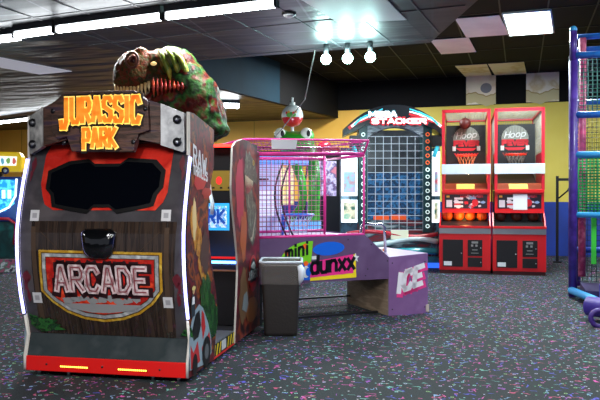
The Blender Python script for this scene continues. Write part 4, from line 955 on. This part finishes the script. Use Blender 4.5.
t = thing('red_topped_machine', 'dark machine with a red dome behind the pink cage, left of the stacking machine', 'arcade machine', (-4.28, 15.0, 0), 16)
MB().box((-.35, 0, 0), (.35, .7, 2.45), M('dark_game_body', '1e1c24', .4)).build('body', t, .01)
MB().box((-.35, -.02, 2.45), (.35, .6, 2.62), M('dark_red_header', '8a1a24', .4)).build('header', t, .01)
MB().ball((.0, .2, 2.62), .17, M('red_dome', 'c8202c', .25, emit=.2), scale=(1, 1, .9)).build('dome', t)
cv = Canvas(front(0), base=.003); cv.add(rect(-.27, 1.5, .27, 2.3), M('screen_mauve', 'a89ac8', .3, emit=.5, var=['d0c8e8', '5a5088', 'c87a90'], vscale=6), 0); cv.build('screen', t)

# ================================================================== FROG FISHING GAME behind the cage
fg = thing('frog_game', 'green frog fishing game topped by a red and white bobber, behind the pink cage', 'arcade machine', (-3.83, 11.25, 0), 12); fg.scale = (1, 1, 1.035)
lilacm = M('lilac_cabinet', 'b0acd8', .4, emit=.4, var=['b8b4dc', '8480b8'], vscale=2)  # emission added in the frog cabinet's colours to brighten it
MB().box((-.75, .0, 0), (.35, .8, .85), M('blue_base', '2a50c0', .4)).build('base', fg)
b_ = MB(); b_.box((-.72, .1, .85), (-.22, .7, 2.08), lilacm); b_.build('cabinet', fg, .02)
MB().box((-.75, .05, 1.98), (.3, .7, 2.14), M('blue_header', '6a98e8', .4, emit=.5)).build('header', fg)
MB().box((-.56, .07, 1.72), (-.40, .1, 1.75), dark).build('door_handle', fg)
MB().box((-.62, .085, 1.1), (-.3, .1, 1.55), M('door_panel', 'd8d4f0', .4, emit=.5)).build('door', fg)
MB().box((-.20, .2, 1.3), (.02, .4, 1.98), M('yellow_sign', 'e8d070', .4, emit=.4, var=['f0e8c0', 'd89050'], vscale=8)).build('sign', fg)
gm_ = M('frog_green', '3cc030', .3, var=['1f8a24', '58c83c'], vscale=2.5, coat=.4)
fuse('frog_head', [((.02, .3, 2.38), (.38, .30, .19)), ((-.20, .22, 2.50), (.13, .13, .11)), ((.26, .22, 2.48), (.14, .13, .13)), ((.02, .12, 2.32), (.34, .2, .12)), ((.14, .35, 2.2), (.30, .25, .25))], gm_, fg, .022)
for s_ in (-1, 1):
    e = MB().ball((.03 + s_ * .23, .13, 2.51), .10, M('eye_white', 'e8ecdc', .2), 16, 10, (1, .8, 1.05)).build('eye', fg)
    MB().ball((.03 + s_ * .23 + .05, .06, 2.51), .05, black, 12, 8, (.7, .5, 1.1)).build('pupil', e)
MB().tube([(.02, .25, 2.1), (.10, .12, 1.95), (.19, .08, 1.7), (.22, .08, 1.45), (.17, .1, 1.25), (.05, .12, 1.12), (-.02, .1, 1.02)], [.09, .085, .075, .07, .07, .06, .05], gm_, 12).build('arm', fg)
MB().tube([(.36, .3, 2.15), (.40, .28, 1.7), (.38, .28, 1.2), (.38, .28, .8)], [.10, .11, .11, .13], gm_, 12).build('body_pillar', fg)
MB().tube([(.30, .22, 2.1), (.22, .1, 1.5), (.27, .12, 1.0)], .018, M('vine_dark', '1a2a1a', .5), 6).build('fishing_rod', fg)
MB().box((-.1, .1, .85), (.5, .6, 1.02), M('pond_blue', '6aa8e8', .3, emit=.6)).build('pond', fg)
MB().cyl((-.0, .28, 2.38), (0, .28, 2.66), .028, white, 12).build('bobber_post', fg)
bo = MB().ball((0, .28, 2.83), .195, M('bobber_white', 'dfe8e4', .25, coat=.5), 28, 18, split=-.12, m2=M('bobber_red', 'c8242c', .25, coat=.5)).build('bobber', fg)
MB().cyl((0, .28, 3.0), (0, .28, 3.06), .05, M('bobber_white'), 14).build('bobber_cap', bo)
MB().cyl((0, .28, 3.06), (0, .28, 3.15), .02, M('bobber_white'), 10).build('bobber_tip', bo)
sph = lambda u, v, o: ((.199 + o) * math.sin(u / .19) * math.cos(v / .19), .28 - (.199 + o) * math.cos(u / .19) * math.cos(v / .19), 2.83 + (.199 + o) * math.sin(v / .19))
cv = Canvas(sph, base=.003, cut=.02)
cv.add(ell(0, .0, .085, .045), M('bobber_leaf', '5aa83c', .4), 0)
for k in range(5): cv.add(ell(-.08 + k * .04, .035 + .015 * math.sin(k * 2), .02, .022), M('bobber_letter_%d' % (k % 3), ('d83a3a', 'e8b030', '3a8a4a')[k % 3], .4), 1)
cv.build('bobber_badge', bo)
point('frog_fill', (-3.4, 10.3, 1.9), .2, 24, (.8, .8, 1))  # free fill light added in front to brighten the frog

# ================================================================== MACHINE AT THE LEFT EDGE
bm_ = thing('kiddie_game', 'blue-lit kiddie game with a yellow bus sign on top at the left edge', 'arcade machine', (-9.74, 10.86, 0), 24)
MB().box((-.5, .0, 0), (.42, .9, .25), M('lit_base', '4a4450', .4, var=['a04a6a', '3a6a5a', 'c0c0c8', '30303a'], vscale=7, emit=.15)).build('base', bm_)
MB().box((-.5, .15, .25), (.38, .9, 1.0), M('teal_dark', '0c4a4a', .4, var=['083030', '147068'], vscale=4)).build('body', bm_)
MB().box((-.5, .05, 1.0), (.40, .8, 1.88), M('deep_blue_cabinet', '123a8a', .35, emit=.1)).build('upper_body', bm_, .02)
cv = Canvas(front(.05), base=.004)
cv.add([(-.45, 1.25), (.1, 1.2), (.28, 1.35), (.30, 1.82), (-.45, 1.82)], M('cyan_screen', '20b0e0', .3, emit=.9, var=['0a70c0', '60e0f0', '1a90d0'], vscale=5), 0)
for k in range(6): cv.add(rect(-.4 + k * .11, 1.45, -.33 + k * .11, 1.62), M('screen_white', 'd8f4ff', .3, emit=1), 1)
cv.build('screen', bm_)
MB().tube([(.30, -.05, .55), (.34, -.05, .95), (.20, -.05, 1.05), (-.4, -.05, 1.08)], .03, M('red_rail', 'd02030', .3), 8).build('red_rail', bm_)
MB().tube([(-.4, -.02, 1.22), (.0, -.02, 1.18), (.2, -.02, 1.28), (.32, -.02, 1.5), (.34, -.02, 1.84)], .02, M('white_led_edge', 'e0f8ff', .3, emit=1.2), 8).build('edge_light', bm_)
bus = MB(); bus.prism([(x, .10, z) for x, z in ((-.48, 1.98), (.36, 1.98), (.40, 2.05), (.40, 2.28), (.34, 2.37), (-.48, 2.38))], (0, .28, 0), M('bus_yellow', 'f0c81c', .3, emit=.3)); bo = bus.build('bus_sign', bm_, .02)
cv = Canvas(front(.10), base=.004)
cv.add([(-.44, 2.10), (.30, 2.10), (.32, 2.28), (-.44, 2.30)], M('bus_window_glow', 'dce8e0', .3, emit=.9), 0)
for k in range(7): cv.add(blob(-.4 + k * .11, 2.19, .035, .06, .3, 10, k), M('bus_art_%d' % (k % 3), ('e06a5a', '6ab0c8', '80b060')[k % 3], .4, emit=.5), 1)
cv.build('bus_window', bo)
for x in (.10, -.38):
    wq = MB().cyl((x, .10, 2.0), (x, .06, 2.0), .07, M('wheel_blue', '2a2a60', .4), 16).build('bus_wheel', bo); MB().cyl((x, .06, 2.0), (x, .052, 2.0), .035, white, 12).build('hub', wq)
MB().box((-.1, .18, 1.86), (.0, .3, 1.99), dark).build('sign_post', bm_)
point('kiddie_lamp', (-9.3, 10.3, 1.2), .2, 5, (.4, .8, 1))

# ================================================================== PLAY STRUCTURE AT THE RIGHT EDGE
ps = thing('play_structure', 'padded climbing structure with purple post, blue rails and netting at the right edge', 'play structure', (.735, 10.86, 0), 0)
purp = M('purple_pad', '4a2a8c', .45, var=['3c2078', '5a38a0'], vscale=4, coat=.2); bl = M('blue_pad', '1c70d0', .4, var=['1860b8', '2a84e0'], vscale=4, coat=.2)
lb = M('light_blue_pad', '3aa0e0', .4, coat=.2); pkp = M('pink_pad', 'd84a78', .45, var=['b03a64', 'e87a98'], vscale=8)
def pad(p, q, r, m_, nm, n=12): return MB().tube([p, q], r, m_, n).build(nm, ps)
pad((0, 0, 0), (0, 0, 3.50), .062, purp, 'padded_post'); pad((0, 0, 3.50), (0, 0, 3.95), .05, purp, 'padded_post')
MB().ball((0, 0, 3.97), .055, lb, 12, 8).build('post_cap', ps)
pad((.17, .55, .25), (.17, .55, 3.95), .055, pkp, 'padded_post'); pad((1.5, 0, 0), (1.5, 0, 3.95), .062, purp, 'padded_post'); pad((1.5, 1.4, 0), (1.5, 1.4, 3.95), .062, purp, 'padded_post'); pad((.17, 1.4, .0), (.17, 1.4, 3.95), .05, purp, 'padded_post')
for z in (3.58, 2.70, 2.11): pad((.03, 0, z), (1.5, 0, z), .052, bl if z > 2.2 else lb, 'padded_rail')
pad((.03, 0, 1.22), (1.5, 0, 1.22), .042, lb, 'padded_rail')
for z in (3.98, 3.78, 2.96): pad((.1, .6, z), (1.5, .6, z), .045, bl, 'padded_rail')
for z in (.66,): pad((.1, .6, z), (1.5, .6, z), .045, M('deep_blue_pad', '1a3a9c', .45), 'padded_rail')
for z in (3.58, 2.70, 2.11, 1.22): pad((.0, .0, z), (.17, 1.4, z), .045, bl, 'padded_rail')
pad((-.02, -.03, .10), (.32, -1.35, .10), .055, lb, 'padded_rail'); pad((.30, -1.3, .10), (.34, -1.33, .42), .05, lb, 'padded_post')
pad((.34, -1.36, .12), (.72, -2.5, .12), .055, lb, 'padded_rail'); pad((.05, -1.9, .16), (.6, -2.3, .16), .12, M('purple_block', '46309a', .45), 'roller_pad')
MB().tube([(.12 + .09 * math.cos(a * math.pi / 8), -2.42, .10 + .09 * math.sin(a * math.pi / 8)) for a in range(16)], .03, purp, 8, True).build('pad_ring', ps)
net((.1, .25, 2.75), (1.4, 0, 0), (0, 0, .80), 22, 13, .006, M('teal_net', '3a7a6a', .7), 'safety_net', ps)
net((.1, .65, 2.15), (1.4, 0, 0), (0, 0, .50), 22, 8, .006, M('yellow_net', 'a8982c', .7), 'safety_net', ps)
net((.1, .3, 1.25), (1.4, 0, 0), (0, 0, .82), 26, 18, .011, M('green_net', '1c9a4c', .6), 'safety_net', ps)
net((.02, 1.2, .1), (1.4, 0, 0), (0, 0, 3.7), 20, 44, .005, M('dark_net', '1a2a3a', .7), 'safety_net', ps)
MB().box((.30, .5, .45), (.37, .56, 1.17), M('green_pad', '3ac83c', .45)).build('green_pad', ps)
MB().prism([(.14, -.5, 0), (1.4, -.5, 0), (1.4, .5, 0), (.14, .5, 0)], (0, 0, .16), M('dark_purple_mat', '2a1f50', .5)).build('floor_mat', ps)
MB().prism([(.28, -1.5, 0), (1.2, -1.5, 0), (1.2, -.8, 0), (.28, -.8, 0)], (0, 0, .3), M('purple_block', '46309a', .45)).build('soft_block', ps)

gp = thing('gate_post', 'thin black gate post with a short arm near the blue wall', 'post', (.78, 16.4, 0), 0)
MB().box((-.03, -.03, 0), (.03, .03, 1.95), black).build('post', gp); MB().box((.03, -.03, 1.84), (.40, .03, 1.90), black).build('arm', gp)
MB().tube([(.03, 0, 1.45), (.22, 0, 1.62), (.33, 0, 1.84)], .02, black, 6).build('brace', gp); MB().box((-.09, -.09, 0), (.09, .09, .03), black).build('foot', gp)
